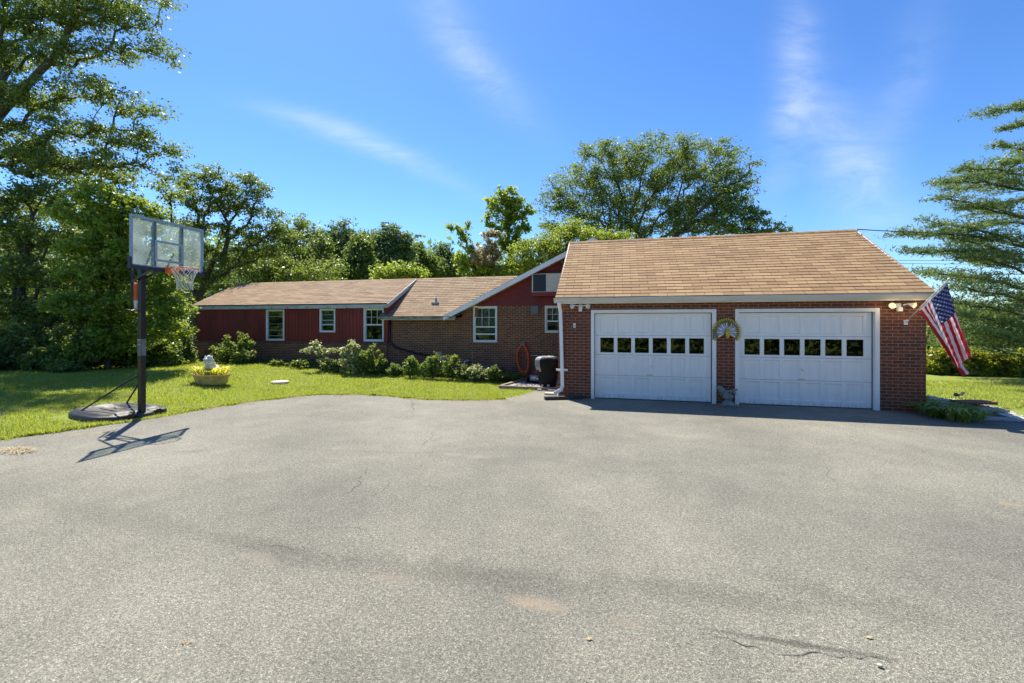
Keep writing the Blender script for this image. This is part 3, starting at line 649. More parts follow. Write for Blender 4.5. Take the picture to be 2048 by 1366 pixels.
# garage doors
def garage_door(x0, x1, label, seed):
    r = random.Random(seed); fw = 0.085
    d = MB(); yd = GY+0.10
    dx0, dx1, dz0, dz1 = x0+fw, x1-fw, 0.02, DZ-fw
    W_, H_ = dx1-dx0, dz1-dz0
    root = None
    rows = [(0.035, 0.225), (0.285, 0.46), (0.515, 0.705), (0.755, 0.945)]
    lx, rx = 0.035*W_/2.6*2.6, 0.05*W_
    pw = (W_-0.09-0.11)/6; cols = [(dx0+0.09+i*pw+0.045*(i > -1), dx0+0.09+(i+1)*pw-0.045+0.0) for i in range(6)]
    # rails and stiles as a holed sheet, panels recessed
    hl = []
    for a, b in rows:
        for c0, c1 in cols: hl.append((c0, c1, dz1-b*H_, dz1-a*H_))
    holes_wall(d, yd, dx0, dx1, dz0, dz1, hl, 0.028)
    for ri, (a, b) in enumerate(rows):
        if ri == 1: continue
        for c0, c1 in cols:
            z0, z1 = dz1-b*H_, dz1-a*H_
            d.box((c0+0.001, yd+0.0212+r.uniform(0, 0.0015), z0+0.001), (c1-0.001, yd+0.027, z1-0.001))
            e = 0.006                                        # sloped moulding lip round the panel
            d.face([(c0, yd+0.0005, z1), (c1, yd+0.0005, z1), (c1-0.014, yd+0.0205, z1-0.014), (c0+0.014, yd+0.0205, z1-0.014)])
            d.face([(c0, yd+0.0005, z0), (c0+0.014, yd+0.0205, z0+0.014), (c1-0.014, yd+0.0205, z0+0.014), (c1, yd+0.0005, z0)])
            d.face([(c0, yd+0.0005, z0), (c0, yd+0.0005, z1), (c0+0.014, yd+0.0205, z1-0.014), (c0+0.014, yd+0.0205, z0+0.014)])
            d.face([(c1, yd+0.0005, z0), (c1-0.014, yd+0.0205, z0+0.014), (c1-0.014, yd+0.0205, z1-0.014), (c1, yd+0.0005, z1)])
    o = d.build('garage_door', M['door'], house)
    o['label'] = label
    for fz in (0.255, 0.487, 0.73):                          # section joints
        jb = MB(); z = dz1-fz*H_; jb.box((dx0+0.002, yd-0.0025, z-0.003), (dx1-0.002, yd-0.0005, z+0.003))
        jb.build('section_joint', M['grey'], o)
    for c0, c1 in cols:
        g = MB(); z0, z1 = dz1-rows[1][1]*H_, dz1-rows[1][0]*H_
        g.box((c0+0.001, yd+0.014, z0+0.001), (c1-0.001, yd+0.018, z1-0.001)); g.build('window_pane', M['gglass'], o)
    fb = MB()
    fb.box((x0-0.012, GY-0.028, 0.0), (x0+fw-0.012, GY-0.002, DZ+0.012)); fb.box((x1-fw+0.012, GY-0.028, 0.0), (x1+0.012, GY-0.002, DZ+0.012))
    fb.box((x0+fw-0.012, GY-0.0265, DZ-fw+0.012), (x1-fw+0.012, GY-0.002, DZ+0.010))
    fb.box((x0+0.002, GY-0.002, 0.0), (x0+fw-0.02, yd-0.001, DZ-0.03)); fb.box((x1-fw+0.02, GY-0.002, 0.0), (x1-0.002, yd-0.001, DZ-0.03))
    fb.box((x0+fw-0.02, GY-0.002, DZ-fw+0.02), (x1-fw+0.02, yd-0.001, DZ-0.03))
    fo = fb.build('door_frame', M['white'], o)
    xm = (dx0+dx1)/2-0.03; hb = MB(); zh = dz1-0.735*H_+0.03
    hb.box((xm-0.07, yd-0.018, zh), (xm+0.07, yd-0.010, zh+0.022)); hb.box((xm-0.07, yd-0.010, zh), (xm-0.05, yd-0.001, zh+0.022)); hb.box((xm+0.05, yd-0.010, zh), (xm+0.07, yd-0.001, zh+0.022))
    hb.build('handle', M['steel'], o)
    lb = MB(); lb.lathe((xm+0.02, yd-0.001, dz1-0.61*H_), [(0.03, 0), (0.03, 0.012), (0.012, 0.016), (0.012, 0.045), (0.004, 0.05)], 14, axis='y'); lb.bar((xm-0.01, yd-0.045, dz1-0.61*H_-0.01), (xm+0.06, yd-0.045, dz1-0.61*H_+0.005), 0.012)
    lb.build('lock', M['white'], o)
    return o
garage_door(*D1, 'white panelled garage door nearer the downspout', 1)
g2 = garage_door(*D2, 'white panelled garage door nearer the flag', 2)
hb = MB(); hb.box((D1[1]-0.075, GY-0.05, 1.55), (D1[1]-0.035, GY-0.028, 1.80)); hb.build('hinge_plate', M['grey'], house)
# downspout
mb = MB(); x = -1.47
pts = [(x, 11.0, 2.47), (x+0.01, 11.05, 2.38), (x+0.03, 11.22, 2.2), (x+0.045, 11.24, 1.0), (x+0.06, 11.24, 0.32), (x+0.03, 11.20, 0.22), (x-0.12, 11.12, 0.14)]
pts[1:3] = [(x+0.005, 11.10, 2.36), (x+0.01, 11.235, 2.25)]
for a, b in zip(pts, pts[1:]):
    a, b = Vector(a), Vector(b); e = (b-a).normalized()*0.02; mb.bar(a-e, b+e, 0.085, 0.06, 0, (0, 1, 0))
mb.box((x-0.11, 11.27, 0.70), (x+0.19, 11.285, 0.755)); mb.build('downspout', M['white'], house, bevel=0.008)

# --- house body: left wing, middle, gabled wing
LX0, LX1 = -17.62, -8.52
wins = {'a': (533, 569, 619, 681), 'b': (640, 671, 617.5, 664.5), 'c': (728, 768, 616, 683), 'd': (947, 994.5, 612.5, 684.5), 'e': (1090, 1131, 611.5, 665.5)}
WB = {}
for k_, (a, b, c, d) in wins.items():
    Y = LWY if k_ in 'abc' else WY
    mx_ = (a+b)/2; WB[k_] = (onY(a, c, Y).x, onY(b, c, Y).x, onY(mx_, d, Y).z, onY(mx_, c, Y).z)
ZS = onY(580, 683, LWY).z    # top of the low brick wall
ZL = 2.62
def inset(bx, e=0.0): return (bx[0]+e, bx[1]-e, bx[2]+e, bx[3]-e)
mb = MB(); holes_wall(mb, LWY, LX0, LX1, ZS, ZL+0.06, [inset(WB[k_], 0.03) for k_ in 'abc'], 0.15)
for i in range(1, 60):     # vertical grooves of the board siding
    x = LX0+i*0.155
    if x > LX1: break
    if any(WB[k_][0]-0.02 < x < WB[k_][1]+0.02 for k_ in 'abc'):
        segs = []
        for k_ in 'abc':
            if WB[k_][0]-0.02 < x < WB[k_][1]+0.02: segs = [(ZS+0.01, WB[k_][2]-0.02)]
        for a, b in segs:
            if b > a: mb.box((x-0.006, LWY-0.006, a), (x+0.006, LWY-0.001, b))
        continue
    mb.box((x-0.009, LWY-0.009, ZS+0.002), (x+0.009, LWY-0.001, ZL+0.05))
mb.box((LX0, LWY+0.15, ZS), (LX0+0.15, 19.6, ZL+0.05)); mb.build('red_board_siding', M['red'], house)
mb = MB(); lb = [inset(WB['c'], 0.03)]
mb.box((LX0-0.02, LWY-0.03, -0.1), (LX1-0.02, LWY+0.2, ZS-0.05)); mb.box((LX0-0.02, LWY+0.2, -0.1), (LX0+0.2, 19.6, ZS-0.03))
dB = inset(WB['d'], 0.03); eB = inset(WB['e'], 0.03)
ZM = 2.17; GZ = onY(1000, 611, WY).z
holes_wall(mb, WY, LX1-0.018, -5.55, -0.1, ZM, [], 0.2)
holes_wall(mb, WY, -5.55, GX0-0.001, -0.1, GZ, [dB, (eB[0], min(eB[1], GX0-0.002), eB[2], eB[3])], 0.2)
mb.build('brick_wall', M['brick_h'], house)
mb = MB(); mb.box((LX0-0.05, LWY-0.06, ZS-0.05), (LX1-0.02, LWY+0.15, ZS-0.002)); mb.build('sill_board', M['darktrim'], house)
# gabled wing: red shingle siding cut to the rake
PK = (-0.83, 4.80); SLP = 0.49
def rz(x): return PK[1]-SLP*abs(x-PK[0])
mb = MB(); xl = PK[0]-(PK[1]-0.10-GZ)/SLP; row = 0.15; z = GZ; i = 0
while z < PK[1]-0.25:
    z1 = min(z+row, PK[1]-0.22); x = xl if True else 0
    xa = PK[0]-(PK[1]-0.12-z)/SLP; r = random.Random(i); xx = xa
    xb_ = GX1-2
    while xx < PK[0]+1.2:
        wd = r.uniform(0.10, 0.22); x1 = xx+wd
        zt0, zt1 = min(z1, rz(xx)-0.10), min(z1, rz(x1)-0.10)
        if max(zt0, zt1) > z+0.01:
            zt0 = max(zt0, z+0.004); zt1 = max(zt1, z+0.004); o_ = r.uniform(0, 0.004); lo_ = 0.020+o_
            if not ((xx > onY(1065, 560, WY).x-0.02) and z1 > 3.2 and z < 3.2 and False):
                mb.face([(xx+.002, WY-lo_, z-0.004), (x1-.002, WY-lo_, z-0.004), (x1-.002, WY-0.004, zt1), (xx+.002, WY-0.004, zt0)])
                mb.face([(xx+.002, WY-0.001, z-0.004), (x1-.002, WY-0.001, z-0.004), (x1-.002, WY-lo_, z-0.004), (xx+.002, WY-lo_, z-0.004)])
        xx = x1
    z = z1; i += 1
mb.face([(PK[0]-(PK[1]-0.1-GZ)/SLP, WY, GZ), (PK[0]+3.0, WY, GZ), (PK[0]+3.0, WY, rz(PK[0]+3.0)-0.1), (PK[0], WY, PK[1]-0.1)])
mb.build('red_shingle_siding', M['redsh'], house)
# rest of the gable brick under the rake (left of the siding)
mb = MB(); xk = PK[0]-(PK[1]-0.12-GZ)/SLP
x2 = PK[0]-(PK[1]-0.12-ZM)/SLP
mb.face([(-5.55, WY+0.001, ZM), (xk+0.2, WY+0.001, ZM), (xk+0.2, WY+0.001, GZ-0.02), (-5.55, WY+0.001, rz(-5.55)-0.1)]); mb.build('brick_wall', M['brick_h'], house)
# roofs
RY, RZ = 17.2, 3.88
gl0 = (-6.09, 14.60, 2.22)
shingle_roof('gable_roof', M['sh_h'], (-6.09, 22.0, 2.23), (-6.09, 14.56, 2.23), (PK[0], 22.0, PK[1]), (PK[0], 14.56, PK[1]), 0.15)
shingle_roof('gable_roof', M['sh_h'], (3.6, 14.56, rz(3.6)), (3.6, 22.0, rz(3.6)), (PK[0], 14.56, PK[1]-0.001), (PK[0], 22.0, PK[1]-0.001), 0.15)
shingle_roof('middle_roof', M['sh_h'], (-8.75, 14.62, 2.20), (-5.75, 14.62, 2.20), (-8.75, RY, RZ-0.004), (-2.6, RY, RZ-0.004), 0.15)
shingle_roof('wing_roof', M['sh_h'], (-17.72, 14.66, 2.70), (-8.44, 14.66, 2.70), (-17.82, RY, RZ), (-8.44, RY, RZ), 0.15)
shingle_roof('rear_roof', M['sh_h'], (-2.6, 19.8, 2.5), (-17.82, 19.8, 2.5), (-2.6, RY+0.002, RZ-0.002), (-17.82, RY+0.002, RZ-0.002), 0.15)
mb = MB()      # fascias and rake boards
mb.box((-17.70, 14.68, 2.52), (-8.46, 14.70, 2.66)); mb.box((-17.60, 14.70, 2.615), (-8.5, 14.855, 2.63)); mb.build('fascia', M['grey_trim'], house)
mb = MB()
mb.bar((-8.42, 14.66, 2.60), (-8.42, RY-0.12, RZ-0.12), 0.025, 0.15); mb.build('rake_board', M['grey_trim'], house)
mb = MB(); mb.face([(-8.46, 14.70, 2.58), (-8.46, RY, RZ-0.08), (-8.46, RY, RZ-0.2), (-8.46, 14.70, 2.14)]); mb.build('red_cheek_wall', M['red'], house)
mb = MB()
A = Vector((-6.12, 14.545, 2.23)); B = Vector((PK[0], 14.545, PK[1])); dn = Vector((0, 0, -1))
mb.hexa([A+dn*0.19+Vector((0.0, -0.012, 0)), B+dn*0.19+Vector((0, -0.012, 0)), B+dn*0.19+Vector((0, 0.012, 0)), A+dn*0.19+Vector((0, 0.012, 0)), A+dn*0.02+Vector((0, -0.012, 0)), B+dn*0.02+Vector((0, -0.012, 0)), B+dn*0.02+Vector((0, 0.012, 0)), A+dn*0.02+Vector((0, 0.012, 0))])
B2 = Vector((3.6, 14.545, rz(3.6)))
mb.hexa([B+dn*0.19+Vector((0.0, -0.010, 0)), B2+dn*0.19+Vector((0, -0.010, 0)), B2+dn*0.19+Vector((0, 0.012, 0)), B+dn*0.19+Vector((0, 0.012, 0)), B+dn*0.02+Vector((0, -0.010, 0)), B2+dn*0.02+Vector((0, -0.010, 0)), B2+dn*0.02+Vector((0, 0.012, 0)), B+dn*0.02+Vector((0, 0.012, 0))])
A3 = A+Vector((0, 0.02, -0.15)); B3 = B+Vector((0, 0.02, -0.15))
mb.face([A3, B3, B3+Vector((0, 0.37, 0)), A3+Vector((0, 0.37, 0))])
p = onY(950, 606, WY); mb.box((p.x-0.10, WY-0.02, GZ-0.02), (p.x+0.09, WY-0.001, rz(p.x)-0.15))
mb.build('rake_board', M['white'], house)
mb = MB(); mb.face([(-8.7, 14.66, 2.13), (-5.6, 14.66, 2.13), (-5.6, WY, 2.13), (-8.7, WY, 2.13)])
mb.box((-8.7, 14.63, 2.06), (-5.72, 14.65, 2.17)); mb.build('soffit', M['grey_trim'], house)
gutter('gutter', -8.78, -5.68, 14.625, 2.19, M['dark_gutter'], 0.085, 0.10)
mb = MB()
for px in (398.5, 425, 459, 505, 543, 575, 613, 656, 694, 740):
    q = onY(px, 615, 14.675); mb = MB(); mb.box((q.x-0.012, 14.655, q.z-0.015), (q.x+0.012, 14.679, q.z+0.02)); mb.build('gutter_bracket', M['black'], house)
mb = MB()      # closed rear shell keeps the rooms dark
mb.box((LX0+0.15, 19.4, -0.1), (GX0, 19.6, 2.5)); mb.box((-17.4, 15.6, 0.0), (-1.7, 15.62, 2.6)); mb.build('interior_wall', M['inside'], house)
# windows
def window(k_, Y, style, label):
    x0, x1, z0, z1 = WB[k_]; f = 0.055; fr_ = MB()
    if k_ == 'e': pass
    fr_.box((x0, Y-0.03, z0), (x0+f, Y+0.05, z1)); fr_.box((x1-f, Y-0.03, z0), (x1, Y+0.05, z1)); fr_.box((x0+f, Y-0.028, z1-f), (x1-f, Y+0.05, z1)); fr_.box((x0+f, Y-0.036, z0), (x1-f, Y+0.05, z0+f))
    o = fr_.build('window', M['winwhite'], house); o['label'] = label
    ix0, ix1, iz0, iz1 = x0+f, x1-f, z0+f, z1-f; H_ = iz1-iz0; W_ = ix1-ix0
    g = MB(); g.box((ix0, Y+0.055, iz0), (ix1, Y+0.060, iz1)); g.build('pane', M['glass'], o)
    s = MB(); sf = 0.028
    s.box((ix0, Y+0.01, iz0), (ix0+sf, Y+0.045, iz1)); s.box((ix1-sf, Y+0.01, iz0), (ix1, Y+0.045, iz1)); s.box((ix0+sf, Y+0.01, iz1-sf), (ix1-sf, Y+0.045, iz1)); s.box((ix0+sf, Y+0.01, iz0), (ix1-sf, Y+0.045, iz0+sf))
    hb_ = lambda fz, t=0.02: s.box((ix0+sf, Y+0.012, iz1-fz*H_-t/2), (ix1-sf, Y+0.043, iz1-fz*H_+t/2))
    if style == 'bars4':
        for fz in (0.2, 0.46, 0.68, 0.88): hb_(fz, 0.02 if fz != 0.46 else 0.012)
    elif style == 'bars3':
        for fz, t in ((0.22, 0.014), (0.49, 0.03), (0.70, 0.06)): hb_(fz, t)
    else:
        mid = 0.50 if style == 'grid' else 0.58
        hb_(mid, 0.05)
        for q in (1, 2): s.box((ix0+W_*q/3-0.007, Y+0.02, iz1-mid*H_+0.025), (ix0+W_*q/3+0.007, Y+0.038, iz1-sf))
        hb_(mid/2, 0.014)
        if style == 'grid4': hb_(0.80, 0.05)
    s.build('sash', M['sash'] if style in ('bars4', 'bars3') else M['winwhite'], o)
    if style in ('bars4', 'bars3', 'grid4', 'small'):
        c = MB(); nfold = 14; zc0 = iz0+H_*(0.0 if style == 'bars4' else 0.33 if style == 'bars3' else 0.22); y_ = Y+0.13
        for i in range(nfold):
            a = ix0+W_*i/nfold; b = ix0+W_*(i+1)/nfold; ya, yb = y_+0.018*(i % 2), y_+0.018*((i+1) % 2); c.face([(a, ya, zc0), (b, yb, zc0), (b, yb, iz1), (a, ya, iz1)])
        c.build('curtain', M['curtain'] if style == 'grid4' else M['blind'], o)
    return o
window('a', LWY, 'bars4', 'window of four grey louvre bars, farthest from the garage')
window('b', LWY, 'bars3', 'small half open window high in the red wall')
window('c', LWY, 'grid', 'window with a six light upper sash over one dark pane')
window('d', WY, 'grid4', 'white window with pale curtains in the brick gable wall')
window('e', WY, 'small', 'small white window partly hidden by the garage corner')
# air conditioner box, ledge, vents
a, b = onY(1065, 549, WY-0.25), onY(1142, 582, WY-0.25)
mb = MB(); mb.box((a.x, WY-0.25, b.z), (b.x, WY-0.03, a.z)); mb.box((a.x-0.02, WY-0.262, b.z-0.02), (a.x+0.02, WY-0.24, a.z+0.02)); mb.box((a.x+0.02, WY-0.262, a.z), (b.x, WY-0.24, a.z+0.02)); mb.box((a.x+0.02, WY-0.262, b.z-0.02), (b.x, WY-0.24, b.z))
ac = mb.build('air_conditioner', M['cream'], house)
mb = MB(); mb.box((a.x+0.02, WY-0.256, b.z+0.0), (onY(1092, 549, WY-0.25).x, WY-0.2505, a.z))
for i in range(14): z_ = b.z+0.01+(a.z-b.z-0.02)*i/14; mb.box((a.x+0.03, WY-0.262, z_), (onY(1091, 549, WY-0.25).x, WY-0.2562, z_+0.012))
mb.build('grille', M['black'], ac)
mb = MB(); mb.box((a.x-0.03, WY-0.30, b.z-0.16), (b.x+0.1, WY-0.02, b.z-0.025)); mb.build('ledge', M['redsh'], house)
a, b = onY(1061.5, 611.5, WY-0.06), onY(1077, 628, WY-0.06); mb = MB(); mb.box((a.x, WY-0.08, b.z), (b.x, WY-0.002, a.z)); mb.box((a.x+0.03, WY-0.09, b.z+0.03), (b.x-0.03, WY-0.0805, a.z-0.03)); mb.build('vent_box', M['grey'], house, bevel=0.006)
a = onY(1124, 523, WY-0.04); mb = MB(); mb.box((a.x-0.05, WY-0.05, a.z-0.07), (a.x+0.04, WY-0.025, a.z+0.07)); mb.build('vent_box', M['grey'], house)
# plumbing vent on the middle roof
p = Vector((0, 0, 0)); q = onY(872, 601, 15.42); yy = 15.42; zz = 2.20+(yy-14.62)*(RZ-2.20)/(RY-14.62)
mb = MB(); mb.lathe((q.x, yy, zz), [(0.12, -0.03), (0.10, 0.02), (0.045, 0.05), (0.04, 0.16), (0.04, 0.17)], 14); mb.box((q.x-0.14, yy-0.12, zz-0.06), (q.x+0.14, yy+0.14, zz+0.012)); mb.tube([(q.x, yy, zz+0.15), (q.x, yy, zz+0.30)], 0.008, 5); mb.build('roof_vent', M['dark_gutter'], house)
# black drain pipe across the brick
mb = MB(); P = [onY(px, py, WY-0.05) for px, py in ((780, 638), (780, 684), (790, 694), (830, 706), (862, 711))]; mb.tube(P, 0.035, 8); mb.build('drain_pipe', M['black'], house)
mb = MB(); q = onY(928, 737, WY-0.22); P = [Vector((q.x, WY-0.22, q.z-0.35)), q+Vector((0, 0, 0.16)), q+Vector((0.03, 0.03, 0.25)), q+Vector((0.12, 0.1, 0.28)), Vector((q.x+0.2, WY-0.02, q.z+0.26))]; mb.tube(P, 0.04, 10); mb.build('vent_pipe', M['steel'], house)
a, b = onY(962, 728, WY-0.35), onY(1000, 735, WY-0.35)
mb = MB(); mb.box((a.x, WY-0.4, b.z-0.2), (b.x, WY-0.03, b.z)); mb.bar((a.x, WY-0.4, b.z+0.05), (b.x, WY-0.4, b.z+0.02), 0.03); mb.build('window_well', M['grey'], house)
a, b = onY(975, 685, WY), 0
# ------------------------------------------------------------------ things fixed to or near the garage
def floodlight(px, py, lit, label):
    c = onY(px, py, GY-0.04); o = empty('floodlight', c, label, 'floodlight')
    mb = MB(); mb.box((c.x-0.05, GY-0.045, c.z-0.05), (c.x+0.05, GY-0.002, c.z+0.05)); mb.box((c.x-0.04, GY-0.12, c.z-0.13), (c.x+0.04, GY-0.045, c.z-0.04)); mb.build('mounting_box', M['white'], o, bevel=0.01)
    for s in (-1, 1):
        d = Vector((s*0.55, -0.75, -0.3)).normalized(); p0 = c+Vector((s*0.06, -0.04, 0.01)); p1 = p0+Vector((s*0.08, -0.04, 0.02)); hb = MB()
        hb.tube([p0, p1], 0.014, 8); prof = [(0.0, 0.022), (0.04, 0.03), (0.09, 0.055), (0.12, 0.062)]
        hb.tube([p1+d*t for t, _ in prof], [r_ for _, r_ in prof], 16); h = hb.build('lamp_head', M['white'], o)
        lb = MB(); bl = p1+d*0.118; lb.tube([bl, bl+d*0.012, bl+d*0.022], [0.058, 0.05, 0.02], 16); lb.build('bulb', M['bulb'] if lit else M['lens'], h)
    if lit:
        for s in (-1, 1):
            l = bpy.data.lights.new('flood_bulb', 'POINT'); l.energy = 0.8; l.color = (1, 0.72, 0.35); l.shadow_soft_size = 0.05
            lo_ = bpy.data.objects.new('flood_bulb', l); COL.objects.link(lo_); lo_.parent = o; lo_.location = (s*0.22, -0.24, -0.06)
    return o
floodlight(1161, 613, False, 'unlit white twin floodlight on the brick beside the downspout')
floodlight(1797, 611, True, 'lit yellow twin floodlight on the brick beside the flag')
c = onY(1149, 651, GY-0.02); mb = MB(); mb.box((c.x-0.03, GY-0.035, c.z-0.06), (c.x+0.03, GY-0.002, c.z+0.06)); mb.box((c.x-0.005, GY-0.042, c.z-0.03), (c.x+0.02, GY-0.0355, c.z+0.0), 1)
tag(mb.build('keypad', [M['white'], M['grey']], None, c), 'small white keypad box on the brick left of the garage doors', 'keypad')
c = onY(1843, 716, GY-0.02); mb = MB(); mb.box((c.x-0.025, GY-0.03, c.z-0.03), (c.x+0.025, GY-0.002, c.z+0.03)); mb.box((c.x-0.012, GY-0.036, c.z-0.012), (c.x+0.012, GY-0.0305, c.z+0.012), 1)
tag(mb.build('outlet_box', [M['grey'], M['black']], None, c), 'tiny grey outlet box on the brick by the far right garage corner', 'outlet')

# peacock ornament
def peacock():
    c = onY(1453, 660, GY-0.05); c.y = GY-0.06; o = empty('peacock_ornament', c, 'painted metal peacock with a fanned tail, hung on the brick pier between the garage doors', 'ornament')
    def fan(n_, r0, r1, wd, y, a0, a1, mi, mt, name):
        mb = MB()
        for i in range(n_):
            a = math.radians(a0+(a1-a0)*i/(n_-1)); d = Vector((math.cos(a), 0, math.sin(a))); s = Vector((-d.z, 0, d.x)); yy = y-0.004*(i % 2)
            p = [c+d*r0, c+d*(r0+(r1-r0)*0.55)+s*wd, c+d*(r1-wd*0.5)+s*wd*0.9, c+d*r1, c+d*(r1-wd*0.5)-s*wd*0.9, c+d*(r0+(r1-r0)*0.55)-s*wd]
            p = [Vector((q.x, yy, q.z)) for q in p]; mb.face(p, mi[i % len(mi)] if isinstance(mi, list) else mi)
            mb.face([q+Vector((0, 0.004, 0)) for q in p][::-1], mi[0] if isinstance(mi, list) else mi)
            for k_ in range(6): mb.face([p[k_], p[k_]+Vector((0, 0.004, 0)), p[(k_+1) % 6]+Vector((0, 0.004, 0)), p[(k_+1) % 6]])
        return mb.build(name, mt, o)
    c = c+Vector((0, 0, -0.05))
    fan(27, 0.10, 0.335, 0.019, GY-0.045, -38, 218, 0, M['peayel'], 'tail_feathers')
    fan(25, 0.09, 0.285, 0.014, GY-0.056, -38, 218, 0, M['peagrn'], 'tail_feathers')
    fan(17, 0.03, 0.225, 0.018, GY-0.070, -32, 212, [0, 1], [M['peawht'], M['peablu']], 'inner_feathers')
    mb = MB(); mb.blob((c.x+0.02, GY-0.09, c.z-0.03), (0.052, 0.03, 0.12)); mb.tube([(c.x+0.02, GY-0.10, c.z+0.04), (c.x+0.03, GY-0.115, c.z+0.11), (c.x+0.045, GY-0.11, c.z+0.15)], [0.03, 0.018, 0.016], 8); mb.build('body', M['peayel'], o)
    mb = MB(); mb.blob((c.x+0.05, GY-0.115, c.z+0.16), (0.03, 0.018, 0.02)); mb.tube([(c.x+0.07, GY-0.115, c.z+0.16), (c.x+0.10, GY-0.115, c.z+0.15)], [0.008, 0.002], 6)
    for a in (-20, 0, 20): mb.tube([(c.x+0.045, GY-0.11, c.z+0.17), (c.x+0.045+0.05*math.sin(math.radians(a)), GY-0.11, c.z+0.22)], [0.003, 0.006], 5)
    mb.build('head', M['pearust'], o)
peacock()

# winged statue
def statue():
    c = onZ(1456, 811, 0.0); c.y = GY-0.22; c.x = onY(1456, 811, c.y).x; o = empty('winged_statue', c, 'grey stone bird statue with raised wings on a pedestal in front of the pier', 'statue')
    mb = MB(); mb.box((c.x-0.21, c.y-0.14, 0.006), (c.x+0.21, c.y+0.13, 0.03)); mb.build('base_board', M['timber'], o, bevel=0.004)
    mb = MB(); mb.lathe((c.x, c.y, 0.03), [(0.15, 0), (0.15, 0.03), (0.11, 0.05), (0.075, 0.08), (0.07, 0.12), (0.10, 0.16), (0.11, 0.18), (0.05, 0.20)], 16)
    for i in range(9):
        a = i*0.7; mb.blob((c.x+0.085*math.cos(a), c.y+0.06*math.sin(a), 0.19+0.015*(i % 3)), (0.045, 0.04, 0.04), nz=0.3, nscale=20)
    mb.build('pedestal', M['stone'], o)
    mb = MB(); mb.blob((c.x-0.01, c.y, 0.27), (0.085, 0.07, 0.09), nz=0.25, nscale=14)
    mb.blob((c.x-0.05, c.y-0.03, 0.245), (0.06, 0.06, 0.06), nz=0.3, nscale=18); mb.tube([(c.x+0.02, c.y-0.02, 0.30), (c.x+0.03, c.y-0.05, 0.35), (c.x+0.035, c.y-0.08, 0.365)], [0.04, 0.028, 0.024], 9)
    mb.blob((c.x+0.035, c.y-0.09, 0.365), (0.027, 0.034, 0.025)); mb.tube([(c.x+0.035, c.y-0.115, 0.362), (c.x+0.04, c.y-0.145, 0.348)], [0.012, 0.002], 7); mb.build('body', M['stone'], o)
    for side in (-1, 1):
        mb = MB()
        if side < 0: tips = [((-0.26, 0.43), 0.035), ((-0.25, 0.395), 0.03), ((-0.22, 0.36), 0.03), ((-0.19, 0.32), 0.028), ((-0.17, 0.27), 0.026), ((-0.16, 0.21), 0.022)]
        else: tips = [((0.21, 0.385), 0.024), ((0.185, 0.36), 0.024), ((0.16, 0.33), 0.022), ((0.19, 0.27), 0.02), ((0.12, 0.30), 0.02)]
        root_ = Vector((c.x+side*0.05, c.y+0.02, 0.33))
        for k_, ((dx, z), wd) in enumerate(tips):
            t = Vector((c.x+dx, c.y-0.03+0.012*k_, z)); mid = root_.lerp(t, 0.5)+Vector((0, -0.02, 0.045 if side < 0 else 0.01)); mb.tube([root_, mid, root_.lerp(t, 0.8)+Vector((0, 0, 0.02)), t], [wd*0.9, wd, wd*0.8, 0.004], 8)
        mb.build('wing', M['stone'], o)
statue()

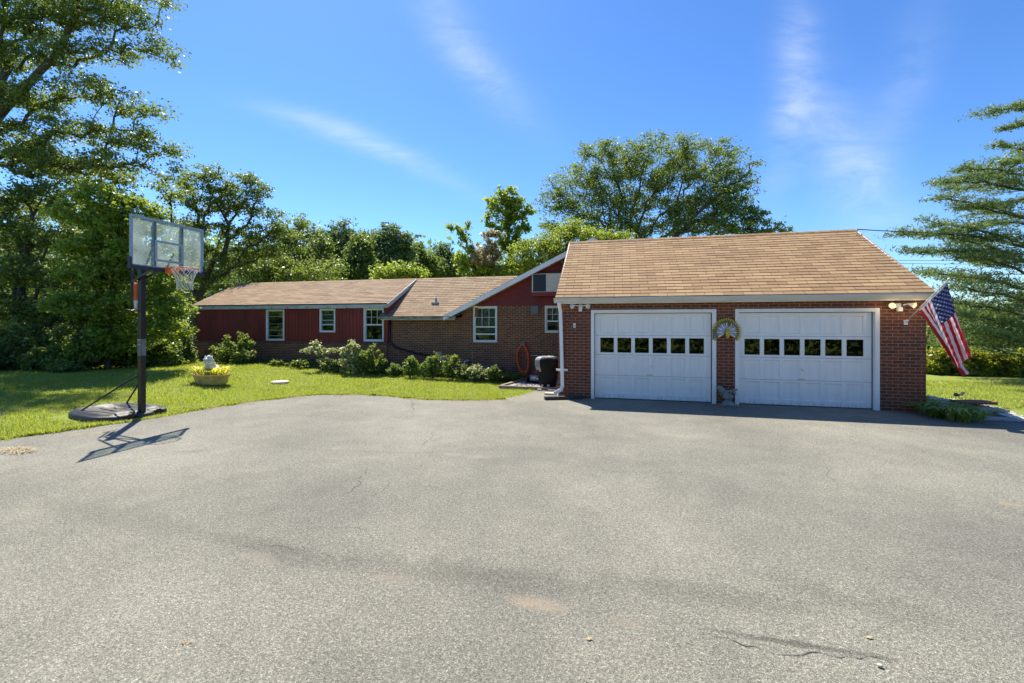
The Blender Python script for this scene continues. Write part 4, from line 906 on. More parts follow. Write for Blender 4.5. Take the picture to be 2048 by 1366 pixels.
# flag on its pole
def flag():
    base = onY(1812, 645, GY-0.02); base.y = GY; tip = Vector((base.x+0.02, 10.07, 2.79))
    o = empty('flag', base, 'striped national flag hanging from an angled pole on the garage corner', 'flag')
    mb = MB(); mb.box((base.x-0.035, GY-0.02, base.z-0.05), (base.x+0.035, GY-0.001, base.z+0.05)); d = (tip-base).normalized(); mb.tube([base+d*0.0, base+d*0.10], 0.022, 10); mb.build('bracket', M['white'], o)
    mb = MB(); mb.tube([base+d*0.02, base+d*((tip-base).length-0.02)], 0.0125, 10); mb.blob(tip, 0.028); mb.build('pole', M['cream'], o)
    Lp = (tip-base).length; h0 = base+d*(Lp-0.07); h1 = base+d*(Lp-0.07-0.93)   # h0: union end
    NU, NV = 65, 96
    # h1 side falls straight; the union side swings and gathers
    e1 = onY(1922, 754, 10.30); e0 = onY(1946, 735, 9.98)
    down = Vector((0.16, 0, -1)).normalized()
    f1 = h1 + (onY(1925, 754, 10.42)-h1).normalized()*1.50
    f0 = h0 + (onY(1946, 742, 10.10)-h0).normalized()*1.42
    def S_(u, v):      # u 0 at union end of hoist .. 1, v along fly
        a = h0.lerp(f0, v); b = h1.lerp(f1, v); p = a.lerp(b, u)
        amp = 0.02+0.22*v**0.9
        # one deep fold near u=.3 and smaller ripples
        ph = (u-0.02)*2*PI*1.35+0.7*v
        lateral = amp*math.sin(ph)*math.sin(PI*min(1, u*1.02+0.0))**0.6
        p = p + Vector((0.75, 0.45, 0)).normalized()*lateral*1.0
        p = p + Vector((0.45, -0.75, 0))*(0.05*v*math.sin(u*2*PI*2.3+1.2))*math.sin(PI*u)**0.5
        sag = Vector((0, 0, -0.03*math.sin(PI*u)*(1-v)))
        r = 0.004*math.sin(v*38+u*9)+0.003*math.sin(v*71-u*17)
        return p+sag+Vector((r, r*0.5, 0))
    mb = MB()
    for i in range(NU-1+0):
        for j in range(NV):
            u0, u1, v0, v1 = i/(NU-1+0.0), (i+1)/(NU-1+0.0), j/NV, (j+1)/NV
            pass
    # 13 stripes x 5 subdivisions
    sub = 5; nu = 13*sub
    G = [[S_(i/nu, j/NV) for j in range(NV+1)] for i in range(nu+1)]
    idx = {}
    for i in range(nu+1):
        for j in range(NV+1): idx[i, j] = len(mb.v); mb.v.append(tuple(G[i][j]))
    for i in range(nu):
        for j in range(NV):
            st = i//sub; m_ = 0 if st % 2 == 0 else 1
            if st < 7 and (j+0.5)/NV < 0.40: m_ = 2
            if j < 2: m_ = 1
            mb.f.append((idx[i, j], idx[i+1, j], idx[i+1, j+1], idx[i, j+1])); mb.m.append(m_); mb.sm.append(True); mb.uv.append([(0, 0)]*4)
    # stars in nine rows
    for r_ in range(9):
        cnt = 6 if r_ % 2 == 0 else 5
        for q in range(cnt):
            v = 0.40*(((q*2+1) if cnt == 6 else (q*2+2)))/12.0+0.005; u = (7/13)*(r_+1)/10
            p = S_(u, v); du = (S_(u+0.01, v)-p).normalized(); dv = (S_(u, v+0.01)-p).normalized(); nn = du.cross(dv).normalized(); dv = nn.cross(du)
            for sg in (1, -1):
                pts = []
                for k_ in range(10):
                    a = k_*PI/5; rr = 0.026 if k_ % 2 == 0 else 0.011; pts.append(p+(du*math.cos(a)+dv*math.sin(a))*rr+nn*0.004*sg)
                mb.face(pts, 1)
    mb.build('cloth', [M['flagred'], M['flagwhite'], M['flagblue']], o)
flag()

# basketball hoop
def hoop():
    px_, py_ = -9.54, 6.84
    o = empty('basketball_hoop', (px_, py_, 0), 'portable basketball hoop with clear backboard, black pole and black base at the lawn edge', 'basketball hoop')
    mb = MB()      # base: a bevelled plastic tank with ridges
    zb = tz(-10.6, 6.9)
    out_ = [(-11.25, 6.42), (-10.9, 6.24), (-9.95, 6.10), (-9.62, 6.28), (-9.58, 6.62), (-9.40, 6.66), (-9.40, 7.02), (-9.58, 7.06), (-9.50, 7.40), (-9.85, 7.62), (-10.9, 7.52), (-11.28, 7.25)]
    out_ = [(-9.40+(x+9.40)*0.88, 6.84+(y-6.84)*0.86) for x, y in out_]
    cx, cy = -10.3, 6.86
    lev = [(1.0, 0.0), (1.0, 0.05), (0.985, 0.09), (0.95, 0.11), (0.88, 0.125), (0.86, 0.15), (0.62, 0.165), (0.60, 0.15), (0.30, 0.155), (0.28, 0.135), (0.0, 0.14)]
    fine = []
    for i in range(len(out_)):
        a, b = out_[i], out_[(i+1) % len(out_)]
        for k_ in range(5): fine.append((a[0]+(b[0]-a[0])*k_/5, a[1]+(b[1]-a[1])*k_/5))
    for it in range(1): fine = [((fine[i-1][0]+2*fine[i][0]+fine[(i+1) % len(fine)][0])/4, (fine[i-1][1]+2*fine[i][1]+fine[(i+1) % len(fine)][1])/4) for i in range(len(fine))]
    rings = []
    for s_, z in lev:
        r_ = []
        for x, y in fine:
            zz = z+0.02*(1-s_)*math.sin((y-cy)*14)*(1 if z > 0.15 else 0); sl = 0.05*(-(x-cx)/1.0)*(1 if z > 0.1 else 0)*0.5
            r_.append(len(mb.v)); mb.v.append((cx+(x-cx)*s_, cy+(y-cy)*s_, zb*0.4+zz+sl))
        rings.append(r_)
    for a, b in zip(rings, rings[1:]):
        for i in range(len(fine)):
            j = (i+1) % len(fine); mb.f.append((a[i], a[j], b[j], b[i])); mb.m.append(0); mb.sm.append(True); mb.uv.append([(0, 0)]*4)
    mb.bar((-10.85, 6.75, 0.18), (-9.75, 6.65, 0.135), 0.05, 0.03); mb.bar((-10.85, 7.12, 0.18), (-9.75, 7.10, 0.135), 0.05, 0.03)
    mb.build('base', M['blackpl'], o)
    for y_ in (6.58, 7.12):
        mb = MB(); mb.lathe((-9.46, y_, 0.07), [(0.07, -0.02), (0.07, 0.02)], 16, axis='x'); mb.build('wheel', M['black'], o)
    mb = MB(); mb.bar((px_, py_, 0.03), (px_, py_, 3.30), 0.094, 0.094, up=(0, 1, 0)); pole = mb.build('pole', M['black'], o, bevel=0.006)
    mb = MB(); mb.box((px_+0.0475, py_-0.045, 1.28), (px_+0.0500, py_+0.045, 1.62)); mb.box((px_-0.045, py_-0.0500, 1.28), (px_+0.045, py_-0.0475, 1.62)); lab = mb.build('height_label', M['grey'], pole)
    for z_ in (1.50, 1.60):
        mb = MB(); mb.box((px_-0.047, py_-0.0525, z_), (px_+0.047, py_-0.0505, z_+0.012)); mb.build('label_line', M['steel'], pole)
    for ya, yb in ((6.35, 6.80), (7.35, 6.88)):
        mb = MB(); mb.tube([(-10.65, ya+(0.06 if ya < 6.5 else -0.06), 0.12), (px_-0.05, yb, 0.88 if ya < 6.5 else 0.80)], 0.017, 8); mb.build('brace', M['black'], o)
    # backboard in the plane x = bx, facing +x
    bx = -8.90; y0, y1, z0, z1 = 6.18, 7.66, 2.98, 4.01; yc = (y0+y1)/2
    bo = MB(); f = 0.045; t = 0.03
    bo.box((bx-t, y0, z0+0.1), (bx, y0+f, z1)); bo.box((bx-t, y1-f, z0+0.1), (bx, y1, z1)); bo.box((bx-t, y0+f, z1-f), (bx, y1-f, z1)); bo.box((bx-t+0.002, y0+f, z0+0.07), (bx, y1-f, z0+0.095))
    board = bo.build('backboard', M['bframe'], o)
    mb = MB(); mb.box((bx-0.02, y0+f, z0+0.095), (bx-0.014, y1-f, z1-f))
    mt, n, b, oo = newmat('acrylic'); trn = N(n, 'ShaderNodeBsdfTransparent'); trn.inputs[0].default_value = (0.88, 0.93, 0.92, 1)
    b.inputs['Base Color'].default_value = (0.62, 0.72, 0.70, 1); b.inputs['Roughness'].default_value = 0.12
    tl = N(n, 'ShaderNodeBsdfTranslucent'); tl.inputs[0].default_value = (0.75, 0.85, 0.82, 1)
    mx0 = N(n, 'ShaderNodeMixShader'); mx0.inputs[0].default_value = 0.6; n.links.new(b.outputs[0], mx0.inputs[1]); n.links.new(tl.outputs[0], mx0.inputs[2])
    mx = N(n, 'ShaderNodeMixShader'); n.links.new(fr(n, noise_tex(n, 2.2, 4), 0.35, 0.7, 0.16, 0.38), mx.inputs[0]); n.links.new(trn.outputs[0], mx.inputs[1]); n.links.new(mx0.outputs[0], mx.inputs[2]); n.links.new(mx.outputs[0], oo.inputs[0])
    mb.build('clear_panel', mt, board)
    mb = MB(); mb.box((bx-0.05, y0-0.015, z0), (bx+0.012, y1+0.015, z0+0.07)); mb.box((bx-0.05, y0-0.015, z0+0.07), (bx+0.012, y0+0.02, z0+0.22)); mb.box((bx-0.05, y1-0.02, z0+0.07), (bx+0.012, y1+0.015, z0+0.22)); mb.build('edge_padding', M['navy'], board, bevel=0.008)
    for y_ in (yc-0.30, yc+0.25):
        mb = MB(); mb.box((bx-0.07, y_, z0+0.07), (bx-0.031, y_+0.06, z1-0.02)); mb.build('frame_bar', M['navy'], board)
    mb = MB(); a, b2, c, d = yc-0.29, yc+0.29, z0+0.20, z0+0.62; w_ = 0.045
    mb.box((bx-0.012, a, c), (bx-0.006, a+w_, d)); mb.box((bx-0.012, b2-w_, c), (bx-0.006, b2, d)); mb.box((bx-0.012, a+w_, d-w_), (bx-0.006, b2-w_, d)); mb.box((bx-0.012, a+w_, c), (bx-0.006, b2-w_, c+w_)); mb.build('target_square', M['bframe'], board)
    # arms behind the board
    for i, (s_, za, zb_) in enumerate(((-1, 3.22, 3.50), (1, 3.22, 3.50), (-1, 2.86, 3.12), (1, 2.86, 3.12))):
        mb = MB(); mb.bar((px_-0.15, py_+s_*0.07, za-0.05), (bx-0.06, py_+s_*(0.22 if za > 3 else 0.08), zb_), 0.028, 0.04); mb.build('lift_arm', M['black'], o)
    # height adjuster hanging behind the pole
    xa = px_-0.17
    mb = MB(); mb.tube([(xa-0.05, py_-0.03, 3.15), (xa-0.06, py_-0.03, 2.25)], 0.017, 8); mb.tube([(xa-0.06, py_-0.13, 2.22), (xa+0.08, py_-0.13, 2.20), (xa+0.08, py_+0.09, 2.20), (xa-0.06, py_+0.09, 2.22)], 0.014, 8, closed=True); adj = mb.build('height_adjuster', M['black'], o)
    mb = MB(); tp = []
    for i in range(15*10+1): a = i/10*2*PI; tp.append((xa+0.055+0.028*math.cos(a), py_-0.03+0.028*math.sin(a), 2.78-0.36*i/150))
    mb.tube(tp, 0.011, 6); mb.build('spring', M['orange'], adj)
    mb = MB(); mb.tube([(xa+0.055, py_-0.03, 2.42), (xa+0.05, py_-0.03, 2.22)], [0.035, 0.025], 12); mb.build('spring_cylinder', M['rope'], adj)
    # rim and net
    rc = Vector((bx+0.38, yc, 3.055)); R_ = 0.229
    mb = MB(); mb.tube([(rc.x+R_*math.cos(2*PI*i/40), rc.y+R_*math.sin(2*PI*i/40), rc.z) for i in range(40)], 0.011, 8, closed=True); mb.box((bx+0.013, yc-0.11, rc.z-0.10), (bx+0.055, yc+0.11, rc.z+0.02))
    mb.hexa([(bx+0.055, yc-0.08, rc.z-0.075), (rc.x-R_+0.02, yc-0.11, rc.z-0.02), (rc.x-R_+0.02, yc+0.11, rc.z-0.02), (bx+0.055, yc+0.08, rc.z-0.075), (bx+0.055, yc-0.09, rc.z+0.005), (rc.x-R_+0.02, yc-0.12, rc.z+0.005), (rc.x-R_+0.02, yc+0.12, rc.z+0.005), (bx+0.055, yc+0.09, rc.z+0.005)])
    rim = mb.build('rim', M['orange'], o)
    mb = MB(); ns = 12; rr = [0.228, 0.19, 0.155, 0.135, 0.13, 0.14]; zz = [0, -0.09, -0.18, -0.27, -0.35, -0.42]
    for s_ in (1, -1):
        for k_ in range(ns):
            pts = []
            for i in range(6):
                a = 2*PI*(k_+s_*0.5*i)/ns; j = 0.006*math.sin(k_*3.1+i*2.3); pts.append((rc.x+(rr[i]+j)*math.cos(a), rc.y+(rr[i]+j)*math.sin(a), rc.z-0.01+zz[i]+j))
            mb.tube(pts, 0.0042, 4)
    mb.build('net', M['rope'], rim)
hoop()

# hose on the wall
def hose():
    c = onY(1045, 712, WY-0.10); top = onY(1045, 690, WY-0.10); bot = onY(1045, 744, WY-0.10)
    o = empty('garden_hose', c, 'coiled orange garden hose hanging on the brick wall above the plants', 'hose')
    r = random.Random(4); mb = MB(); pts = []
    n_ = 10
    for k_ in range(n_):
        rx = 0.20+r.uniform(-0.03, 0.03); lo_ = r.uniform(-0.14, 0.05); yo = r.uniform(-0.06, 0.05)
        for i in range(28):
            a = 2*PI*i/28+PI/2; x = c.x+rx*math.cos(a)*(1.0 if math.sin(a) < 0.5 else 0.85); z = c.z + (top.z-c.z)*math.sin(a) if math.sin(a) > 0 else c.z+(c.z-bot.z+lo_*-1)*math.sin(a)
            if math.sin(a) < 0: x = c.x+rx*math.cos(a)*(1.05)+0.06*(-math.sin(a))
            pts.append((x, WY-0.10+yo+0.01*math.sin(a*2), z))
    mb.tube(pts, 0.019, 6); mb.build('hose_coil', M['hose'], o)
    mb = MB(); mb.box((top.x-0.09, WY-0.12, top.z-0.04), (top.x+0.09, WY-0.002, top.z+0.10)); mb.build('hose_hanger', M['grey'], o, bevel=0.01)
hose()

# gravel pad with timber edging
def gravel_pad():
    A = onZ(1005, 774, 0.04); x0, y0 = A.x, A.y; x1, y1 = GX0-0.02, WY-0.05; xb = onZ(1050, 763, 0.04).x
    mt, n, b, o = newmat('grey_gravel'); t = N(n, 'ShaderNodeTexCoord'); vo = N(n, 'ShaderNodeTexVoronoi'); vo.inputs['Scale'].default_value = 30; n.links.new(t.outputs['Object'], vo.inputs['Vector'])
    sc = N(n, 'ShaderNodeSeparateColor'); n.links.new(vo.outputs['Color'], sc.inputs[0]); n.links.new(ramp(n, sc.outputs[0], [(0, (0.15, 0.14, 0.13)), (0.6, (0.36, 0.34, 0.32)), (1, (0.6, 0.57, 0.54))]), b.inputs['Base Color']); b.inputs['Roughness'].default_value = 0.9
    bump(n, b, vo.outputs['Distance'], 1.0, 0.03)
    mb = MB(); mb.face([(x0, y0, 0.05), (x1, y0-0.03, 0.05), (x1, y1, 0.05), (xb-0.1, y1, 0.05)]); tag(mb.build('gravel_pad', mt), 'grey gravel pad beside the garage', 'gravel', kind='structure')
    rs = np.random.default_rng(3); mb = MB()
    for i in range(500):
        x = rs.uniform(x0+0.3, x1); y = rs.uniform(y0, y0+1.0); s = rs.uniform(0.012, 0.028); mb.blob((x, y, 0.055), (s, s*rs.uniform(0.6, 1), s*0.6), 0, 6, 4)
    tag(mb.build('gravel_stones', mt), 'loose grey stones on the gravel pad', 'gravel', kind='stuff')
    mb = MB(); mb.bar((x0-0.1, y0-0.03, 0.04), (x1, y0-0.06, 0.04), 0.10, 0.10); tag(mb.build('landscape_timber', M['timber'], None, (x0, y0, 0)), 'weathered timber along the driveway side of the gravel pad', 'timber', 'timbers edging the gravel pad')
    mb = MB(); mb.bar((x0-0.05, y0+0.05, 0.05), (xb, y1-0.5, 0.06), 0.09, 0.09); tag(mb.build('landscape_timber', M['timber'], None, (x0, y0, 0)), 'weathered timber between the lawn and the gravel pad', 'timber', 'timbers edging the gravel pad')
    a = onZ(1089, 800, 0.0); b_ = onZ(1163, 800, 0.0)
    mb = MB(); mb.bar((a.x, a.y+0.02, 0.04), (b_.x, GY-0.12, 0.04), 0.13, 0.085); tag(mb.build('dark_timber', M['darktimber'], None, a), 'short blackened timber lying at the foot of the garage corner', 'timber')
    for i, (px, py, w2, d2, lab) in enumerate(((1101, 789, 0.30, 0.20, 'pale flat paver beside the garage corner, nearest the driveway'), (1104, 782.5, 0.22, 0.10, 'small reddish white brick lying between the timber and the paver'), (1079, 781.5, 0.12, 0.07, 'broken pale brick bit beside the gravel pad timber'))):
        p = onZ(px, py, 0.0); mb = MB(); mb.box((p.x-w2/2, p.y-d2/2, 0.006), (min(p.x+w2/2, GX0-0.005), p.y+d2/2, 0.05)); tag(mb.build('paver', M['paver'], None, p, bevel=0.006), lab, 'paver', 'pavers by the garage corner')
gravel_pad()
def grill():
    c = onZ(1094, 775, 0.05); c.x -= 0.02; c.y += 0.22
    o = empty('covered_grill', c, 'barbecue grill under a black and grey cover, on the gravel beside the garage', 'grill')
    mb = MB(); segs, rings = 36, 26; prof = [(0.235, 0.06), (0.245, 0.2), (0.26, 0.4), (0.29, 0.55), (0.33, 0.68), (0.35, 0.78), (0.34, 0.86), (0.28, 0.93), (0.12, 0.955), (0.0, 0.955)]
    G = []
    for i in range(rings+1):
        t = i/rings*(len(prof)-1); k_ = min(int(t), len(prof)-2); fr_ = t-k_; r0 = prof[k_][0]*(1-fr_)+prof[k_+1][0]*fr_; z = prof[k_][1]*(1-fr_)+prof[k_+1][1]*fr_; row_ = []
        for j in range(segs):
            a = 2*PI*j/segs; ca, sa = math.cos(a), math.sin(a); e = (abs(ca)**3+abs(sa)**3)**(-1/3)
            w_ = 1+0.16*mnoise.noise(Vector((ca*2.6, sa*2.6, z*4)))+0.045*math.sin(a*5+z*14)*(z < 0.8); row_.append(len(mb.v)); mb.v.append((c.x+r0*ca*e*1.05*w_, c.y+r0*sa*e*0.72*w_, c.z+z-0.05+0.02*mnoise.noise(Vector((ca*3, sa*3, 5)))))
        G.append(row_)
    for i in range(rings):
        for j in range(segs):
            j2 = (j+1) % segs; v = mb.v[G[i][j]]; hz = v[2]-c.z; side = (v[0]-c.x)
            m_ = 1 if (hz > 0.89 or (side < -0.22 and hz > 0.42+0.12*mnoise.noise(Vector((v[0]*9, v[1]*9, v[2]*7))))) else 0
            mb.f.append((G[i][j], G[i][j2], G[i+1][j2], G[i+1][j])); mb.m.append(m_); mb.sm.append(True); mb.uv.append([(0, 0)]*4)
    mb.build('cover', [M['cover'], M['coverg']], o)
    for dx in (-0.12, 0.06):
        mb = MB(); mb.lathe((c.x+dx, c.y-0.20, c.z+0.045), [(0.045, -0.02), (0.045, 0.02), (0.02, 0.024)], 14, axis='y'); mb.build('caster', M['steel'], o)
    mb = MB()   # maker's lettering across the cover, read as light strokes
    xs_ = [-0.02, 0.03, 0.07, 0.11, 0.15, 0.19, 0.22]
    return o
grill()
def mower():
    c = onZ(1068, 768, 0.05); c.y += 0.35; c.x += 0.02
    o = empty('lawn_mower', c, 'dark push lawn mower with a red engine cap, parked against the brick wall', 'lawn mower')
    mb = MB(); mb.lathe((c.x, c.y, 0.08), [(0.27, 0), (0.30, 0.05), (0.28, 0.13), (0.2, 0.17), (0.14, 0.19)], 20, sy=1.05); mb.box((c.x-0.16, c.y-0.32, 0.14), (c.x+0.18, c.y-0.2, 0.34)); mb.build('deck', M['black'], o)
    mb = MB(); mb.box((c.x-0.15, c.y-0.325, 0.16), (c.x+0.17, c.y-0.3205, 0.32)); lb = mb.build('front_label', M['mowblue'], o)
    mb = MB()
    for i, x_ in enumerate((-0.10, -0.06, -0.03, 0.0)): mb.box((c.x+x_, c.y-0.329, 0.21), (c.x+x_+0.015, c.y-0.3255, 0.27+0.01*(i % 2)))
    mb.box((c.x+0.05, c.y-0.329, 0.20), (c.x+0.13, c.y-0.3255, 0.225)); mb.build('label_marks', M['white'], lb)
    mb = MB(); mb.blob((c.x+0.03, c.y, 0.34), (0.13, 0.12, 0.09)); mb.build('engine_cap', M['mowred'], o)
    for sx in (-1, 1):
        for sy in (-1, 1):
            mb = MB(); mb.lathe((c.x+sx*0.27, c.y+sy*0.24, 0.15), [(0.10, -0.02), (0.10, 0.02), (0.04, 0.03)], 18, axis='x'); mb.build('wheel', M['black'], o)
    mb = MB(); mb.tube([(c.x-0.2, c.y+0.1, 0.2), (c.x-0.24, c.y+0.25, 0.6), (c.x-0.25, c.y+0.35, 0.86), (c.x+0.18, c.y+0.35, 0.86), (c.x+0.22, c.y+0.25, 0.6), (c.x+0.2, c.y+0.1, 0.2)], 0.013, 7); mb.build('handle', M['black'], o)
    mb = MB(); mb.tube([(c.x-0.25, c.y+0.33, 0.885), (c.x+0.1, c.y+0.33, 0.885)], 0.012, 7); mb.build('grip_bar', M['steel'], o)
mower()

# planter with lion statue
def planter():
    c = onT(413, 770); s = 0.93; c.y += 0.15
    c.z = tz(c.x, c.y)-0.01
    o = empty('planter', c, 'low oval yellow planter on the lawn overflowing with golden leaves', 'planter')
    mb = MB(); H = 0.30; a_ = 0.60
    prof = [(0.78, 0.0), (0.84, 0.06), (0.90, 0.18), (0.97, 0.26), (1.06, 0.28), (1.06, 0.315), (0.98, 0.315), (0.95, 0.27)]
    mb.lathe(c, [(r_*a_, h) for r_, h in prof], 36, sy=0.55); mb.build('bowl', M['pot'], o)
    mb = MB(); mb.lathe(c+Vector((0, 0, 0.2)), [(0.54, 0.0), (0.56, 0.07), (0.3, 0.11), (0.01, 0.12)], 30, sy=0.55); mb.build('soil', M['soil'], o)
    rs = np.random.default_rng(9); V_, F_ = [], []
    for i in range(250):
        a = rs.uniform(0, 2*PI); rr = math.sqrt(rs.uniform(0, 1)); x = c.x+0.5*rr*math.cos(a); y = c.y+0.27*rr*math.sin(a)
        if abs(x-c.x+0.02) < 0.10: 
            if rs.uniform() < 0.6: continue
        d = np.array([math.cos(a)*rr+rs.normal()*0.4, math.sin(a)*rr*0.6+rs.normal()*0.4, 0]); ln = rs.uniform(0.16, 0.36); w_ = rs.uniform(0.012, 0.03); b0 = np.array([x, y, c.z+0.28])
        m1 = b0+d*ln*0.35+np.array([0, 0, ln*0.75]); m2 = b0+d*ln*0.9+np.array([0, 0, ln*0.62]); sd = np.array([-d[1], d[0], 0]); sd /= np.linalg.norm(sd)+1e-6
        k_ = len(V_); V_ += [b0-sd*w_*.4, b0+sd*w_*.4, m1+sd*w_, m1-sd*w_, m2+sd*0.002, m2-sd*0.002]; F_ += [(k_, k_+1, k_+2, k_+3), (k_+3, k_+2, k_+4, k_+5)]
    me = np_mesh('golden_leaves', np.array(V_)-np.array(o.location), np.array(F_), M['lf_yel']); f = link('golden_leaves', me); f.parent = o
    # seated lion statue standing in the bowl
    b = Vector((c.x-0.0, c.y-0.02, c.z+0.25)); ll = empty('lion_statue', b, 'small white stone seated lion standing in the yellow planter', 'statue')
    mb = MB(); mb.blob(b+Vector((0.03, 0.08, 0.16)), (0.14, 0.17, 0.18), nz=0.2, nscale=9); mb.blob(b+Vector((0.0, -0.01, 0.26)), (0.15, 0.13, 0.22), nz=0.22, nscale=12)
    for s_ in (-1, 1): mb.tube([b+Vector((s_*0.06, -0.06, 0.30)), b+Vector((s_*0.065, -0.10, 0.15)), b+Vector((s_*0.065, -0.12, 0.02))], [0.05, 0.04, 0.038], 10); mb.blob(b+Vector((s_*0.065, -0.15, 0.03)), (0.045, 0.06, 0.03)); mb.blob(b+Vector((s_*0.13, 0.08, 0.08)), (0.06, 0.12, 0.10))
    mb.box((b.x-0.17, b.y-0.2, b.z-0.02), (b.x+0.17, b.y+0.22, b.z+0.01)); mb.build('body', M['wstone'], ll)
    mb = MB(); h = b+Vector((0, -0.05, 0.45)); mb.blob(h, (0.15, 0.11, 0.155), nz=0.3, nscale=18); mb.build('mane', M['wstone'], ll)
    mb = MB(); mb.blob(h+Vector((0.01, -0.09, 0.01)), (0.07, 0.06, 0.085)); mb.blob(h+Vector((0.01, -0.145, -0.03)), (0.045, 0.04, 0.035)); mb.blob(h+Vector((0.01, -0.19, -0.012)), (0.018, 0.014, 0.012))
    for s_ in (-1, 1): mb.blob(h+Vector((0.01+s_*0.036, -0.152, 0.035)), 0.013); mb.blob(h+Vector((s_*0.10, -0.03, 0.11)), (0.035, 0.02, 0.04)); mb.blob(h+Vector((0.01+s_*0.036, -0.145, 0.06)), (0.03, 0.015, 0.01))
    mb.build('face', M['wstone'], ll)
planter()
p = onT(560, 766); mb = MB(); mb.lathe((p.x, p.y, p.z), [(0.27, -0.03), (0.27, 0.045), (0.25, 0.06)], 24, sy=0.9); tag(mb.build('well_cover', M['paver'], None, p), 'round white stone cover set flat in the lawn', 'cover')
p = onY(856, 722, WY-1.0); p.z = onY(856, 722, WY-1.0).z; mb = MB(); mb.box((p.x-0.055, p.y-0.006, p.z-0.05), (p.x+0.055, p.y, p.z+0.05)); mb.bar((p.x, p.y+0.004, p.z-0.05), (p.x, p.y+0.004, tz(p.x, p.y)-0.02), 0.012)
tag(mb.build('garden_stake', M['peablu'], None, p), 'small pale blue plastic marker standing in the flower bed', 'garden marker')

# steps, path and light on the right
def right_side():
    mt = M['paver']
    mb = MB()
    P = [onZ(x, y, 0.012) for x, y in ((1857, 793), (1905, 799), (1960, 806), (2010, 820), (2048, 836), (2130, 860), (2130, 866), (2048, 843), (1995, 827), (1950, 812), (1900, 803), (1857, 798))]
    m2 = mat('white_gravel', (0.70, 0.67, 0.60), 0.9, 0.25, 30, bmp=0.8, bscale=60)
    mb.face([P[i] for i in (0, 1, 10, 11)]); mb.face([P[i] for i in (1, 2, 9, 10)]); mb.face([P[i] for i in (2, 3, 8, 9)]); mb.face([P[i] for i in (3, 4, 7, 8)]); mb.face([P[i] for i in (4, 5, 6, 7)])
    tag(mb.build('gravel_strip', m2), 'white gravel strip along the lawn edge', 'gravel', kind='structure')
    rs = np.random.default_rng(5); mb = MB()
    for i in range(420):
        t = rs.uniform(0, 4.999); k_ = int(t); f = t-k_; a = P[k_].lerp(P[k_+1], f); b = P[11-k_].lerp(P[10-k_], f); q = a.lerp(b, rs.uniform(-0.15, 1.1)); s = rs.uniform(0.01, 0.03); mb.blob((q.x, q.y, 0.02), (s, s*0.8, s*0.7), 0, 6, 4)
    tag(mb.build('white_stones', m2), 'loose white stones on the gravel strip', 'gravel', kind='stuff')
    a = onZ(1858, 800, 0.0); b = onZ(1935, 803, 0); c = onZ(1935, 833, 0)
    slate = mat('slate_step', (0.30, 0.29, 0.28), 0.85, 0.4, 4, bmp=0.3, bscale=25); brk = M['brick_g']
    defs = [(((1858, 800), (1950, 810), (2000, 822), (1858, 822)), 0.02, 0.06, 'dark')]
    ws = MB(); q0, q1, q2, q3 = onZ(1858, 800, 0.05), onZ(1955, 809, 0.05), onZ(1990, 818, 0.05), onZ(1858, 818, 0.05)
    ws.face([q3, q2, q1, q0]); tag(ws.build('walkway', slate), 'grey slate walkway beside the garage', 'walkway', kind='structure')
    for i, (l, r_, z0, z1, dep, lab) in enumerate((((1925, 817), (1996, 817.5), 0.09, 0.15, 0.30, 'upper dark brick step beside the garage plants'), ((1928, 826.5), (2020, 828), 0.03, 0.085, 0.30, 'middle slate step beside the garage plants'), ((1925, 839), (2052, 846), -0.02, 0.028, 0.40, 'lowest flat slate step at the driveway edge'))):
        A, B = onZ(*l, 0.0), onZ(*r_, 0.0); d = (B-A).normalized(); nn = Vector((-d.y, d.x, 0)); nn = nn if nn.y > 0 else -nn; mb = MB()
        mb.hexa([A+UV_*z0, B+UV_*z0, B+nn*dep+UV_*z0, A+nn*dep+UV_*z0, A+UV_*z1, B+UV_*z1, B+nn*dep+UV_*z1, A+nn*dep+UV_*z1], 0)
        tag(mb.build('step', [brk if i == 0 else slate], None, A, bevel=0.006), lab, 'step', 'steps beside the garage')
    q = onZ(1918, 797, 0.02); o = empty('spotlight', q, 'small black garden spotlight standing in the white gravel', 'garden light')
    mb = MB(); mb.tube([q, q+Vector((0, 0, 0.10))], 0.008, 6); mb.build('stake', M['black'], o)
    mb = MB(); mb.tube([q+Vector((-0.09, -0.02, 0.10)), q+Vector((0.0, 0, 0.08))], [0.05, 0.03], 12); mb.build('lamp_head', M['black'], o)
    mb = MB(); mb.bar(q+Vector((0.03, 0, 0.08)), q+Vector((0.10, 0, 0.17)), 0.10, 0.012); mb.build('solar_panel', M['black'], o)
    q = onZ(1847, 826, 0.0); mb = MB(); mb.blob((q.x, q.y, 0.03), (0.05, 0.04, 0.035), nz=0.2, nscale=20); tag(mb.build('rock', M['paver'], None, q), 'small pale rock at the foot of the right garage corner', 'rock')
right_side()

# overhead wires
def wire(a, b, sag, r_, label):
    a, b = Vector(a), Vector(b); mb = MB(); pts = [a.lerp(b, i/24)+Vector((0, 0, -sag*4*(i/24)*(1-i/24))) for i in range(25)]; mb.tube(pts, r_, 5)
    tag(mb.build('overhead_wire', M['black'], None, a), label, 'wire', 'overhead wires on the right')
wire(Vector((6.3, GRY-0.5, GRZ-0.42)), Vector((6.45, GRY-0.3, GRZ-0.05)), 0.02, 0.012, 'short black service drop rising from the garage roof edge')
wire(Vector((6.45, GRY-0.3, GRZ-0.05)), atD(2300, 455, 22), 0.25, 0.014, 'black cable running from the garage roof into the pine')
wire(atD(1300, 515, 60), atD(2500, 522, 60), 0.2, 0.03, 'upper of the two far parallel wires behind the pine')
wire(atD(1300, 520, 60), atD(2500, 530, 60), 0.2, 0.03, 'lower of the two far parallel wires behind the pine')

